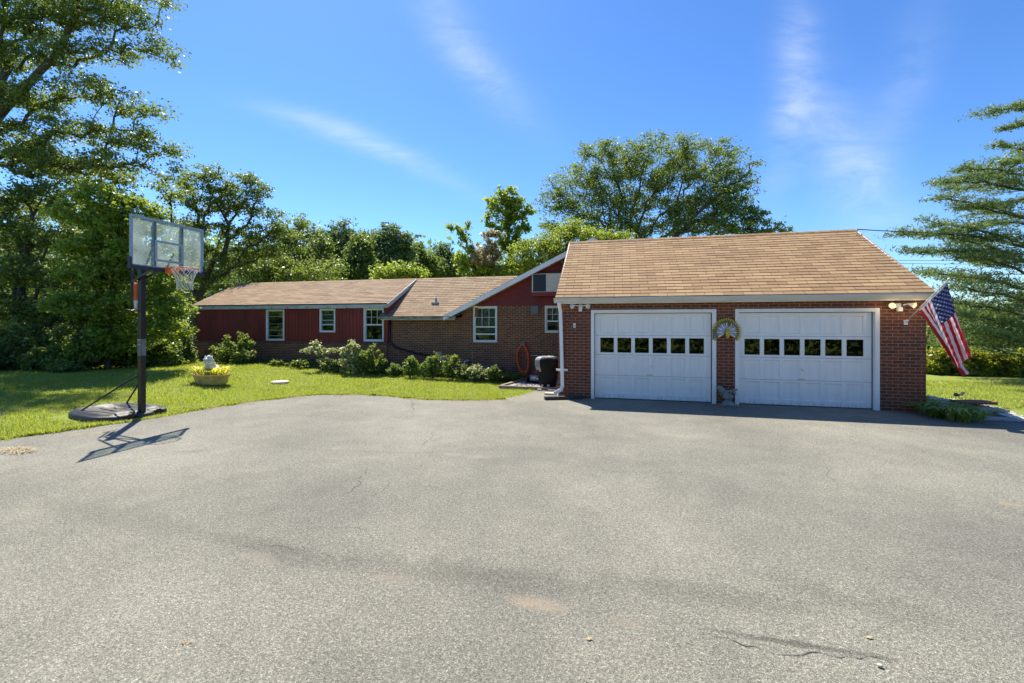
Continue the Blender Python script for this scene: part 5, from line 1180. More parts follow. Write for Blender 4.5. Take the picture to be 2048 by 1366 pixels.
# ------------------------------------------------------------------ trees
def grow(trunk, targets, rng, step=0.55, droop=0.0, pen=0.35):
    """greedy skeleton: every target is joined to the cheapest existing node"""
    nodes = [np.array(p, float) for p in trunk]; par = [-1]+list(range(len(trunk)-1)); plen = [0.0]
    for i in range(1, len(nodes)): plen.append(plen[-1]+np.linalg.norm(nodes[i]-nodes[i-1]))
    N0 = max(1, int(len(trunk)*0.35)); ends = []
    order = np.argsort(np.linalg.norm(targets-nodes[min(len(nodes)-1, N0+1)], axis=1))
    A = np.array(nodes); PL = np.array(plen)
    for k_ in order:
        t = targets[k_]; d = np.linalg.norm(A[N0:]-t, axis=1)
        cost = d + pen*PL[N0:] + np.maximum(0, A[N0:, 2]-t[2])*0.8; j = int(np.argmin(cost))+N0
        p = A[j]; ln = d[j-N0]; n_ = max(2, int(ln/step)); prev = j; newp, newl = [], []
        side = rng.normal(size=3)*ln*0.08; side[2] = abs(side[2])+ln*(0.10-droop)
        for i in range(1, n_+1):
            s = i/n_; q = p+(t-p)*s+side*math.sin(PI*s)+rng.normal(size=3)*0.03*step*(s < 1); nodes.append(q); par.append(prev); prev = len(nodes)-1
            newp.append(q); newl.append(PL[j]+ln*s)
        A = np.vstack([A, newp]); PL = np.append(PL, newl); ends.append(prev)
    return A, par, ends
def wood_mesh(name, A, par, r_tip, r_base, mt, expo=0.5, minr=0.0):
    n_ = len(A); cnt = np.zeros(n_); kids = [[] for _ in range(n_)]
    for i in range(n_-1, 0, -1):
        if not kids[i]: cnt[i] += 1
        cnt[par[i]] += cnt[i]; kids[par[i]].append(i)
    R_ = r_tip*np.power(np.maximum(cnt, 1), expo); R_ = np.minimum(R_*(r_base/max(R_[0], 1e-6) if R_[0] < r_base else 1), r_base)
    R_ = np.maximum(R_, r_tip)
    Vs, Fs = [], []; off = 0
    for i in range(1, n_):
        a, b = A[par[i]], A[i]; ra, rb = R_[par[i]], R_[i]; 
        if ra > rb*1.6: ra = rb*1.35
        if max(ra, rb) < minr: continue
        s = 7 if ra > 0.07 else 5 if ra > 0.03 else 3
        d = b-a; L_ = np.linalg.norm(d)
        if L_ < 1e-6: continue
        d = d/L_; u = np.cross(d, (0, 0, 1.0)) if abs(d[2]) < 0.9 else np.cross(d, (1.0, 0, 0)); u /= np.linalg.norm(u); v = np.cross(d, u)
        th = np.arange(s)*2*PI/s; c_ = np.cos(th)[:, None]*u+np.sin(th)[:, None]*v; ov = d*min(ra*0.4, L_*0.2)
        Vs.append(a-ov+c_*ra); Vs.append(b+ov*0.5+c_*rb)
        k_ = np.arange(s); Fs.append(np.stack([off+k_, off+(k_+1) % s, off+s+(k_+1) % s, off+s+k_], 1)); off += 2*s
    return np_mesh(name, np.vstack(Vs), np.vstack(Fs), mt, True)
def lobe_targets(lobes, D, dens, rng, depth=0.8):
    pts = []; wts = np.array([l[2]*l[3]*min(l[2], l[3]*2) for l in lobes]); wts = wts/wts.sum()
    for (px, py, rx, ry, *rest), w_ in zip(lobes, wts):
        dz = rest[0] if rest else 0.0; n_ = max(4, int(dens*w_)); d = rng.normal(size=(n_, 3)); d /= np.linalg.norm(d, axis=1, keepdims=True); d *= (rng.uniform(0.15, 1, (n_, 1)))**0.45
        Dc = D+dz; c = np.array(atD(px, py, Dc)); s = Dc/F_PX
        pts.append(c + d[:, :1]*np.array(RV)*rx*s + d[:, 1:2]*np.array(FV)*rx*s*depth + d[:, 2:3]*np.array(UV_)*ry*s)
    return np.vstack(pts)
def tree(name, label, cat, D, trunk_px, lobes, leafm, barkm, nt_=160, lpt=110, lsize=0.13, cl=(0.75, 0.35), seed=1, rbase=0.22, rtip=0.012, group=None, aspect=1.7, upb=0.7, depth=0.8, droop=0.0, extra=None, zbase=None, step=0.55, pen=0.35, crownpart='crown', dirm=0.0, fol=1.0):
    rng = np.random.default_rng(seed)
    if crownpart == 'crown': lpt = int(lpt*0.62)
    base = atD(trunk_px[0][0], HOR, D); zb = tz(base.x, base.y) if zbase is None else zbase
    T = [np.array((base.x, base.y, zb-0.1))]
    for q in trunk_px[1:]: T.append(np.array(atD(q[0], q[1], D+(q[2] if len(q) > 2 else 0))))
    fine = [T[0]]
    for a, b in zip(T, T[1:]):
        k_ = max(2, int(np.linalg.norm(b-a)/0.5))
        for i in range(1, k_+1): fine.append(a+(b-a)*i/k_+rng.normal(size=3)*0.03)
    tg = lobe_targets(lobes, D, nt_, rng, depth)
    tg = tg[tg[:, 2] > zb+(0.35 if crownpart == 'crown' else 0.06)]
    A, par, ends = grow(fine, tg, rng, step, droop, pen)
    o = empty(name, (base.x, base.y, zb), label, cat, group); ol = np.array(o.location)
    wm = wood_mesh('trunk', A-ol, par, rtip, rbase, barkm); w_o = link('trunk', wm); w_o.parent = o
    # leaves in flat sprays round branch ends and along the last twigs
    Cs = []; E = A[ends]; P_ = A[[par[e] for e in ends]]; G_ = A[[par[par[e]] if par[par[e]] >= 0 else 0 for e in ends]]
    for src, share, r1, r2 in ((E, 0.6, cl[0], cl[1]), (P_, 0.25, cl[0]*0.8, cl[1]*0.9), (G_, 0.15, cl[0]*0.7, cl[1]*0.9)):
        n_ = max(1, int(lpt*share)); szs = rng.uniform(0.55, 1.25, len(src)); tilt = rng.normal(size=(len(src), 2))*0.25
        c = np.repeat(src, n_, axis=0); d = rng.normal(size=(len(c), 3)); d /= np.linalg.norm(d, axis=1, keepdims=True); d *= rng.uniform(0, 1, (len(c), 1))**0.5
        sc = np.repeat(szs, n_)[:, None]; tl = np.repeat(tilt, n_, axis=0)
        off = d*np.array([r1, r1, r2])*sc; off[:, 2] += off[:, 0]*tl[:, 0]+off[:, 1]*tl[:, 1]; Cs.append(c+off)
    C_ = np.vstack(Cs); rng.shuffle(C_); C_ = C_[C_[:, 2] > zb+0.05]
    if extra:     # second leaf material on a share of the sprays, chosen by place
        q = extra[1](C_); me = leaf_mesh(crownpart, C_[~q]-ol, lsize, leafm, rng, aspect, upb); c_o = link(crownpart, me); c_o.parent = o
        me = leaf_mesh('withered_crown', C_[q]-ol, lsize, extra[0], rng, aspect, upb); c2 = link('withered_crown', me); c2.parent = o
    else:
        dirs = None
        me = leaf_mesh(crownpart, C_-ol, lsize, leafm, rng, aspect, upb); c_o = link(crownpart, me); c_o.parent = o
    return o
B_, BG = M['bark'], M['barkg']
tree('locust_tree', 'broad airy locust tree rising highest behind the garage roof', 'tree', 30, [(1265, 646), (1262, 560), (1265, 490), (1285, 430), (1300, 380)],
     [(1215, 325, 78, 46), (1320, 312, 92, 42), (1420, 322, 80, 40), (1150, 375, 72, 40), (1105, 405, 42, 34), (1260, 375, 95, 42), (1370, 380, 95, 42), (1470, 385, 48, 32), (1190, 425, 85, 38), (1300, 430, 90, 38), (1410, 425, 75, 36), (1130, 445, 60, 30), (1230, 465, 70, 28), (1340, 465, 80, 24), (1480, 335, 30, 16), (1180, 300, 36, 20)],
     M['lf_locust'], B_, 950, 118, 0.145, (0.70, 0.24), 11, 0.17, 0.010, aspect=2.2, pen=0.5, depth=0.75)
tree('locust_tree', 'leaning locust tree whose bare limb slants right behind the garage ridge', 'tree', 28, [(1335, 646), (1345, 480), (1380, 440), (1425, 400), (1460, 370)],
     [(1440, 395, 55, 25), (1470, 365, 50, 26), (1505, 330, 20, 10), (1400, 450, 70, 22), (1450, 430, 50, 22), (1485, 410, 28, 16)], M['lf_locust'], B_, 130, 70, 0.15, (0.6, 0.17), 12, 0.16, 0.016, aspect=2.2, depth=0.55)
tree('ash_tree', 'low yellow green tree behind the gable peak', 'tree', 24, [(1120, 646), (1120, 560), (1110, 520)],
     [(1080, 500, 60, 24), (1150, 478, 75, 24), (1220, 480, 60, 16), (1050, 535, 42, 22), (1110, 530, 50, 20), (1140, 455, 50, 14), (1030, 520, 20, 14)], M['lf_bright'], B_, 330, 90, 0.13, (0.6, 0.2), 13, 0.18, aspect=2.0)
tree('maple_tree', 'tall narrow bright green maple left of the locust', 'tree', 27, [(1020, 646), (1022, 560), (1020, 500), (1015, 440), (1012, 390)],
     [(1015, 392, 30, 20), (985, 410, 22, 16), (1035, 412, 28, 16), (1000, 438, 34, 20), (1035, 455, 26, 22), (985, 460, 20, 14), (1022, 490, 28, 28), (1040, 425, 26, 16)], M['lf_maple'], B_, 120, 80, 0.17, (0.42, 0.22), 14, 0.13, aspect=1.3, depth=0.6)
tree('maple_tree', 'smaller maple with patches of withered brown leaves, left of the tall maple', 'tree', 25, [(955, 646), (960, 560), (945, 520), (930, 480)],
     [(924, 454, 16, 12), (930, 476, 12, 12), (905, 452, 8, 8), (955, 530, 42, 26), (985, 480, 22, 26), (975, 510, 30, 20), (925, 525, 26, 18), (985, 545, 40, 20), (940, 500, 20, 16)], M['lf_maple'], B_, 140, 75, 0.16, (0.38, 0.2), 15, 0.12, aspect=1.3,
     extra=(M['lf_brown'], lambda C: (np.abs(C@np.array(RV)-(978-1024)/F_PX*25) < 0.95) & (C[:, 2] > 5.2) & (C[:, 2] < 7.8)))
tree('oak_tree', 'small dark tree peeping over the right half of the garage ridge', 'tree', 27, [(1510, 646), (1510, 500), (1500, 460)],
     [(1495, 425, 34, 22), (1525, 452, 40, 18), (1470, 455, 40, 16), (1560, 458, 22, 12), (1440, 462, 40, 12)], M['lf_locust'], B_, 110, 70, 0.14, (0.5, 0.2), 16, 0.12)
# far row
far = [('ash_tree', 'rounded mid green tree in the far row, left end', 34, 600, [(590, 455, 34, 20), (610, 490, 44, 26), (570, 520, 50, 30), (620, 530, 50, 28)], 'lf_oak'),
       ('ash_tree', 'tallest pale green tree in the far row', 38, 682, [(684, 450, 20, 16), (665, 475, 30, 20), (700, 480, 34, 20), (680, 515, 48, 30), (735, 470, 24, 12), (740, 490, 30, 20)], 'lf_far'),
       ('spruce_tree', 'dark conical evergreen in the far row', 33, 722, [(722, 472, 8, 12), (722, 495, 18, 14), (720, 520, 26, 16), (722, 543, 34, 16)], 'lf_dark'),
       ('ash_tree', 'round topped grey green tree right of the dark evergreen', 36, 785, [(783, 462, 18, 14), (770, 485, 26, 20), (798, 480, 20, 20), (785, 515, 36, 28)], 'lf_far'),
       ('ash_tree', 'light green tree at the low right end of the far row', 40, 832, [(825, 500, 20, 14), (830, 525, 34, 24), (860, 535, 24, 18)], 'lf_locust'),
       ('ash_tree', 'small pointed tree standing alone before the brown leaved maple', 42, 888, [(890, 497, 10, 12), (888, 520, 22, 18), (885, 540, 30, 16)], 'lf_far'),
       ('sumac_bush', 'low bright green bush just above the wing roof ridge', 24, 800, [(800, 548, 24, 10), (775, 552, 16, 8), (825, 550, 16, 8)], 'lf_maple'),
       ('ash_tree', 'dark green tree behind the left slope of the wing roof', 30, 540, [(520, 520, 46, 30), (560, 545, 50, 24), (500, 555, 44, 24), (640, 548, 60, 22)], 'lf_oak')]
for i, (nm, lb_, D, tx, lobes, lm) in enumerate(far):
    lobes = [(a, b+2, c*1.25, d*1.22) for a, b, c, d in lobes]
    tree(nm, lb_, 'tree', D, [(tx, 646), (tx, 560), (tx, 520)], lobes, M[lm], BG if i % 2 else B_, 190, 120, 0.19 if D > 30 else 0.14, (0.75, 0.42), 30+i, 0.15, 0.015, group='far row of trees behind the house', aspect=1.4)
# far wood closing the gaps under the crowns
def woods(name, label, spots, lm, seed, lsz=0.5, per=900):
    rng = np.random.default_rng(seed); Cs = []
    for (x, y, r_, h) in spots:
        zb = tz(x, y); n_ = per; d = rng.normal(size=(n_, 3)); d /= np.linalg.norm(d, axis=1, keepdims=True); d *= rng.uniform(0.3, 1, (n_, 1))**0.5
        Cs.append(np.array([x, y, zb+h*0.5])+d*np.array([r_, r_, h*0.5])*(1+0.25*rng.normal(size=(n_, 1))*0.5))
    C_ = np.vstack(Cs); C_ = C_[C_[:, 2] > 0]; me = leaf_mesh(name, C_, lsz, M[lm], rng, 1.2, 0.5)
    return tag(link(name, me), label, 'woods', kind='stuff')
def ringspots(a0, a1, n_, R0, R1, h0, h1, seed):
    r = random.Random(seed); out_ = []
    for i in range(n_):
        a = math.radians(a0+(a1-a0)*(i+r.random()*0.6)/n_); R_ = r.uniform(R0, R1); out_.append((R_*math.sin(a), R_*math.cos(a), r.uniform(3, 5)*R0/30, r.uniform(h0, h1)))
    return out_
woods('far_woods', 'far low woods along the horizon behind the house', ringspots(-75, 22, 38, 50, 60, 8.0, 11.5, 2), 'lf_far', 3, 0.55, 1400)
woods('rear_woods', 'leafy bank across the road facing the garage', [(x_, -6.5-1.2*((k_*37) % 5)/5, 2.0, 3.9+1.0*((k_*53) % 7)/7) for k_, x_ in enumerate(np.arange(-34, 35, 1.7))], 'lf_oak', 5, 0.30, 700)

# left side woods
tree('oak_tree', 'spreading oak with dark leaning limbs between the hoop and the wing roof', 'tree', 24, [(392, 646), (396, 600), (415, 540), (440, 480), (455, 420), (450, 380)],
     [(420, 345, 30, 18), (385, 365, 34, 22), (445, 370, 36, 20), (480, 362, 34, 18), (510, 385, 32, 20), (400, 410, 46, 22), (465, 410, 48, 22), (520, 425, 28, 18), (370, 450, 40, 22), (430, 455, 40, 18), (500, 465, 44, 20), (550, 455, 30, 14), (400, 500, 46, 22), (470, 515, 50, 24), (530, 500, 40, 20), (380, 550, 44, 24), (440, 560, 44, 22), (575, 470, 34, 16), (600, 500, 26, 12), (555, 430, 22, 10)],
     M['lf_oak'], B_, 520, 82, 0.125, (0.52, 0.18), 21, 0.20, 0.012, pen=0.6, depth=0.6)
tree('oak_tree', 'huge dark oak whose limbs reach in from the upper left', 'tree', 17, [(-70, 646), (-70, 420), (-30, 260), (40, 190), (110, 110), (160, 20)],
     [(60, 40, 70, 34), (170, 30, 70, 30), (270, 40, 50, 22), (20, 110, 60, 34), (130, 110, 60, 26), (220, 100, 50, 22), (300, 90, 46, 18), (340, 118, 30, 12), (60, 190, 80, 32), (170, 175, 60, 24), (250, 205, 56, 20), (310, 225, 36, 16), (30, 280, 80, 36), (150, 260, 70, 26), (250, 270, 60, 24), (320, 300, 46, 20), (100, 330, 80, 30), (220, 330, 70, 24), (330, 345, 46, 16), (-40, 40, 60, 40), (110, -30, 120, 30), (240, -20, 80, 26), (340, 5, 20, 8)],
     M['lf_oak'], B_, 900, 95, 0.105, (0.50, 0.22), 22, 0.24, 0.008, pen=0.4, depth=0.7)
tree('maple_tree', 'leafy maple with bright yellow green leaves behind the hoop', 'tree', 14.5, [(215, 646), (215, 600), (230, 520), (240, 460)],
     [(210, 395, 56, 26), (280, 420, 44, 24), (150, 430, 50, 26), (230, 450, 60, 26), (310, 455, 40, 20), (180, 490, 60, 26), (270, 505, 56, 26), (340, 560, 36, 24), (220, 550, 60, 28), (300, 600, 48, 30), (350, 620, 34, 24), (330, 660, 44, 28), (150, 540, 40, 26), (215, 620, 60, 34), (240, 680, 60, 34), (180, 700, 50, 26), (150, 610, 50, 30)],
     M['lf_bright'], B_, 600, 95, 0.105, (0.36, 0.17), 23, 0.09, 0.008, aspect=1.3)
tree('oak_tree', 'shadowy tree at the left picture edge with dense dark leaves', 'tree', 17, [(40, 646), (45, 560), (60, 460), (80, 400)],
     [(30, 400, 70, 36), (110, 390, 60, 30), (20, 470, 70, 36), (100, 470, 60, 30), (40, 540, 80, 36), (130, 560, 60, 30), (20, 620, 80, 36), (100, 640, 60, 34), (160, 620, 50, 30), (60, 690, 80, 28)],
     M['lf_dark'], B_, 460, 85, 0.12, (0.42, 0.24), 24, 0.2, 0.010)
tree('oak_tree', 'dark slender tree in the shade between the maple and the hoop pole', 'tree', 20, [(250, 646), (248, 560), (240, 480)],
     [(240, 360, 40, 24), (170, 350, 60, 26), (330, 380, 40, 22), (260, 560, 60, 40), (200, 610, 60, 40), (280, 650, 70, 40), (340, 500, 40, 30), (360, 590, 30, 30), (180, 680, 60, 26), (360, 680, 34, 26), (110, 330, 40, 20), (220, 460, 70, 40)],
     M['lf_dark'], B_, 420, 85, 0.13, (0.5, 0.26), 25, 0.2, 0.012)
tree('ash_tree', 'grey green tree behind the woods at far left, seen through gaps', 'tree', 29, [(90, 646), (90, 560)],
     [(30, 560, 90, 60), (160, 560, 90, 60), (290, 600, 90, 60), (90, 650, 120, 50), (250, 670, 120, 46), (370, 640, 60, 50), (-60, 620, 80, 60), (20, 420, 80, 50), (150, 430, 70, 40)], M['lf_oak'], BG, 340, 85, 0.17, (0.8, 0.45), 26, 0.2)
# shrubs
def shrub(name, label, px, pyb, D, wpx, hpx, lm, seed, lsz=0.08, n_t=70, lpt=60, cl=(0.16, 0.12), group=None, base=None, asp=1.6, sparse=False, cat='shrub'):
    """px, pyb: foot of the shrub; D its distance; size in photo pixels at that distance"""
    q = atD(px, pyb, D); zb = tz(q.x, q.y); top = hpx
    lob = [(px-wpx*0.25, pyb-hpx*0.40, wpx*0.30, hpx*0.36), (px+wpx*0.22, pyb-hpx*0.36, wpx*0.32, hpx*0.34), (px, pyb-hpx*0.62, wpx*0.30, hpx*0.34), (px-wpx*0.15, pyb-hpx*0.14, wpx*0.36, hpx*0.16), (px+wpx*0.18, pyb-hpx*0.14, wpx*0.34, hpx*0.16)]
    if sparse: lob = [(px-wpx*0.2, pyb-hpx*0.62, wpx*0.32, hpx*0.14), (px+wpx*0.22, pyb-hpx*0.60, wpx*0.30, hpx*0.12), (px-wpx*0.12, pyb-hpx*0.88, wpx*0.10, hpx*0.12), (px+wpx*0.05, pyb-hpx*0.22, wpx*0.30, hpx*0.18)]
    return tree(name, label, cat, D, [(px, 646), (px, pyb-hpx*0.25)], lob, M[lm], M['bark'], n_t, lpt, lsz, cl, seed, 0.03, 0.004, group=group, aspect=asp, crownpart='foliage', step=0.2, depth=0.8)
gb = 'plants in the bed along the house'
shrub('shrub', 'large rounded shrub with pale leaves before the brick left of the first window', 474, 737, 16.6, 84, 80, 'lf_shrub', 51, 0.075, 120, 80, (0.16, 0.12), gb)
shrub('shrub', 'sparse shrub with pinkish pale sprays between the two left windows', 646, 740, 15.6, 80, 62, 'lf_pale', 52, 0.085, 46, 24, (0.13, 0.07), gb, sparse=True)
shrub('shrub', 'upright variegated shrub with creamy leaves below the red wall', 702, 742, 15.2, 50, 66, 'lf_pale', 53, 0.085, 90, 44, (0.12, 0.09), gb)
shrub('shrub', 'green leafy shrub right of the creamy variegated one', 742, 744, 15.1, 52, 56, 'lf_shrub', 54, 0.085, 80, 50, (0.13, 0.09), gb)
for i, (px, pb, D, w_, h_, lm, lab) in enumerate((
    (822, 749, 14.6, 34, 36, 'lf_shrub', 'grassy green perennial below the black drain pipe'), (850, 750, 14.5, 34, 30, 'lf_hosta', 'low leafy perennial under the blue marker'),
    (868, 749, 14.4, 34, 46, 'lf_shrub', 'leafy perennial right of the blue marker'), (903, 752, 14.3, 44, 52, 'lf_shrub', 'tall bright leafed perennial in the middle of the bed'),
    (930, 752, 14.2, 24, 22, 'lf_dark', 'dark low plant at the foot of the grey vent pipe'), (952, 755, 14.1, 50, 26, 'lf_pale', 'low pale leafed plant under the curtained window'),
    (990, 757, 14.0, 38, 26, 'lf_dark', 'dark green mound under the brick gable wall'), (790, 748, 14.9, 30, 22, 'lf_dark', 'dark low plant beside the right end of the red wing'),
    (600, 740, 15.9, 44, 22, 'lf_dark', 'dark ground plant below the small window'), (555, 739, 16.2, 50, 20, 'lf_dark', 'dark ground plant below the louvred window'), (668, 742, 15.4, 40, 22, 'lf_dark', 'dark ground plant in front of the pinkish shrub'),
    (372, 738, 17.4, 30, 44, 'lf_shrub', 'light green shrub against the left end of the house'))):
    shrub('perennial', lab, px, pb, D, w_, h_, lm, 60+i, 0.07, 50, 34, (0.12, 0.07), gb, cat='plant')
def blades(name, label, centre, n_, spread, ln, wd, lm, seed, cat='plant', up=0.8, group=None):
    rs = np.random.default_rng(seed); V_, F_ = [], []; o = None
    for i in range(n_):
        a = rs.uniform(0, 2*PI); rr = rs.uniform(0, 1)**0.5; b0 = np.array([spread[0]*rr*math.cos(a)*0.5, spread[1]*rr*math.sin(a)*0.5, 0]); d = np.array([math.cos(a)*rr+rs.normal()*0.35, math.sin(a)*rr+rs.normal()*0.35, 0])
        l_ = ln*rs.uniform(0.6, 1.15); w_ = wd*rs.uniform(0.7, 1.2); m1 = b0+d*l_*0.35+np.array([0, 0, l_*up*0.8]); m2 = b0+d*l_*0.85+np.array([0, 0, l_*up*0.65]); sd = np.array([-d[1], d[0], 0]); sd = sd/(np.linalg.norm(sd)+1e-6)
        k_ = len(V_); V_ += [b0-sd*w_*.3, b0+sd*w_*.3, m1+sd*w_, m1-sd*w_, m2+sd*0.002, m2-sd*0.002]; F_ += [(k_, k_+1, k_+2, k_+3), (k_+3, k_+2, k_+4, k_+5)]
    me = np_mesh(name, np.array(V_), np.array(F_), M[lm]); return tag(link(name, me, None, centre), label, cat, group)
q = onT(1012, 764); blades('ornamental_grass', 'arching dark green grass clump below the orange hose', Vector((q.x, q.y+0.2, tz(q.x, q.y+0.2))), 420, (0.8, 0.5), 0.42, 0.010, 'lf_dark', 71, group=gb)
for i, (px, pd, lab) in enumerate(((1878, 11.0, 'hosta clump against the right garage corner'), (1900, 10.75, 'hosta clump in the middle of the corner bed'), (1922, 10.55, 'hosta clump nearest the steps'))):
    d = ray(px, 700); x = d.x/d.y*pd; p_ = Vector((x, pd, 0.0)); blades('hosta', 'dark green '+lab, p_, 130, (0.62, 0.5), 0.40, 0.028, 'lf_hosta', 74+i, group='hostas beside the garage')
# flower stalk and blossoms
def blossoms():
    for i, (px, py, lab) in enumerate(((878, 707, 'upper of two pale pink hydrangea heads'), (886, 717, 'lower of two pale pink hydrangea heads'))):
        c = onY(px, py, WY-0.6); rs = np.random.default_rng(i); d = rs.normal(size=(140, 3)); d /= np.linalg.norm(d, axis=1, keepdims=True); me = leaf_mesh('hydrangea_bloom', d*np.array([0.10, 0.08, 0.05]), 0.035, M['flower'], rs, 1.1)
        tag(link('hydrangea_bloom', me, None, c), lab, 'flower', 'hydrangea blooms')
    for i, (px, h_, lab) in enumerate(((945, 0.95, 'tall dry flower stalk in front of the brick gable wall'), (822, 0.7, 'thin pale stalk by the drain pipe'), (390, 0.55, 'thin dry stalk rising from the planter edge'))):
        c = onT(px, 752 if px > 500 else 765); mb = MB(); mb.tube([c, c+Vector((0.02, 0, h_*0.6)), c+Vector((-0.03, 0, h_))], [0.006, 0.005, 0.003], 5)
        for k_ in range(10): z = h_*(0.4+0.06*k_); a = k_*2.4; mb.blob(c+Vector((0.03*math.cos(a), 0.03*math.sin(a), z)), (0.02, 0.015, 0.02), 0, 6, 4)
        tag(mb.build('flower_stalk', M['straw'], None, c), lab, 'plant stalk')
blossoms()
# flower bed soil and ground cover
def bed():
    mb = MB(); xs = np.linspace(-17.3, -3.4, 40)
    for a, b in zip(xs, xs[1:]):
        ya, yb = 13.75+0.06*math.sin(a*3), 13.75+0.06*math.sin(b*3)
        mb.face([(a, ya, tz(a, ya)+0.015), (b, yb, tz(b, yb)+0.015), (b, 14.35, tz(b, 14.35)+0.03), (a, 14.35, tz(a, 14.35)+0.03)]); mb.face([(a, 14.35, tz(a, 14.35)+0.03), (b, 14.35, tz(b, 14.35)+0.03), (b, WY, tz(b, WY)+0.03), (a, WY, tz(a, WY)+0.03)])
    tag(mb.build('flower_bed', M['soil']), 'dark soil bed along the house wall', 'flower bed', kind='structure')
    rs = np.random.default_rng(8); n_ = 15000; x = rs.uniform(-17.4, -3.3, n_); y = rs.uniform(13.7, 14.8, n_); z = terr(np.stack([x, y], 1))+rs.uniform(0.02, 0.16, n_)*(0.6+0.4*np.sin(x*2))
    me = leaf_mesh('ground_cover', np.stack([x, y, z], 1), 0.07, M['lf_dark'], rs, 1.4, 0.8); tag(link('ground_cover', me), 'low dark ground cover in the bed along the house', 'ground cover', kind='stuff')
    m2 = MB(); q = onZ(1857, 830, 0.0); m2.face([(6.53, 10.75, 0.010), (7.75, 10.55, 0.010), (7.9, 11.2, 0.010), (7.4, 12.0, 0.010), (6.53, 12.2, 0.010)]); tag(m2.build('corner_bed', M['soil']), 'dark soil bed beside the right garage corner', 'flower bed', kind='structure')
bed()
# undergrowth at the foot of the left woods
ug = 'undergrowth shrubs at the left wood edge'
for i, (px, pb, D, w_, h_, lm, lab) in enumerate(((20, 752, 14.2, 100, 110, 'lf_dark', 'dark brambly shrub at the left picture edge'), (95, 752, 14.0, 80, 60, 'lf_shrub', 'pale leafed weedy shrub near the left edge'), (165, 748, 14.6, 110, 130, 'lf_dark', 'dark shrub behind the hoop base'),
    (240, 744, 15.0, 100, 140, 'lf_dark', 'tall dark shrub just left of the hoop pole'), (315, 741, 15.6, 90, 90, 'lf_shrub', 'leafy shrub just right of the hoop pole'), (352, 738, 16.5, 60, 100, 'lf_oak', 'tall green shrub beside the left end of the house'),
    (55, 745, 16.0, 120, 120, 'lf_dark', 'high dark thicket behind the left edge brambles'), (190, 740, 17.5, 130, 130, 'lf_dark', 'high dark thicket behind the hoop'), (310, 738, 18.5, 110, 120, 'lf_dark', 'high dark thicket between hoop pole and house'),
    (130, 756, 13.6, 50, 30, 'lf_shrub', 'low pale weeds in front of the dark shrubs'), (-60, 758, 13.5, 100, 90, 'lf_dark', 'dark shrub cut by the left picture edge'))):
    shrub('undergrowth_shrub', lab, px, pb, D, w_, h_, lm, 90+i, 0.10, 110, 70, (0.24, 0.18), ug)
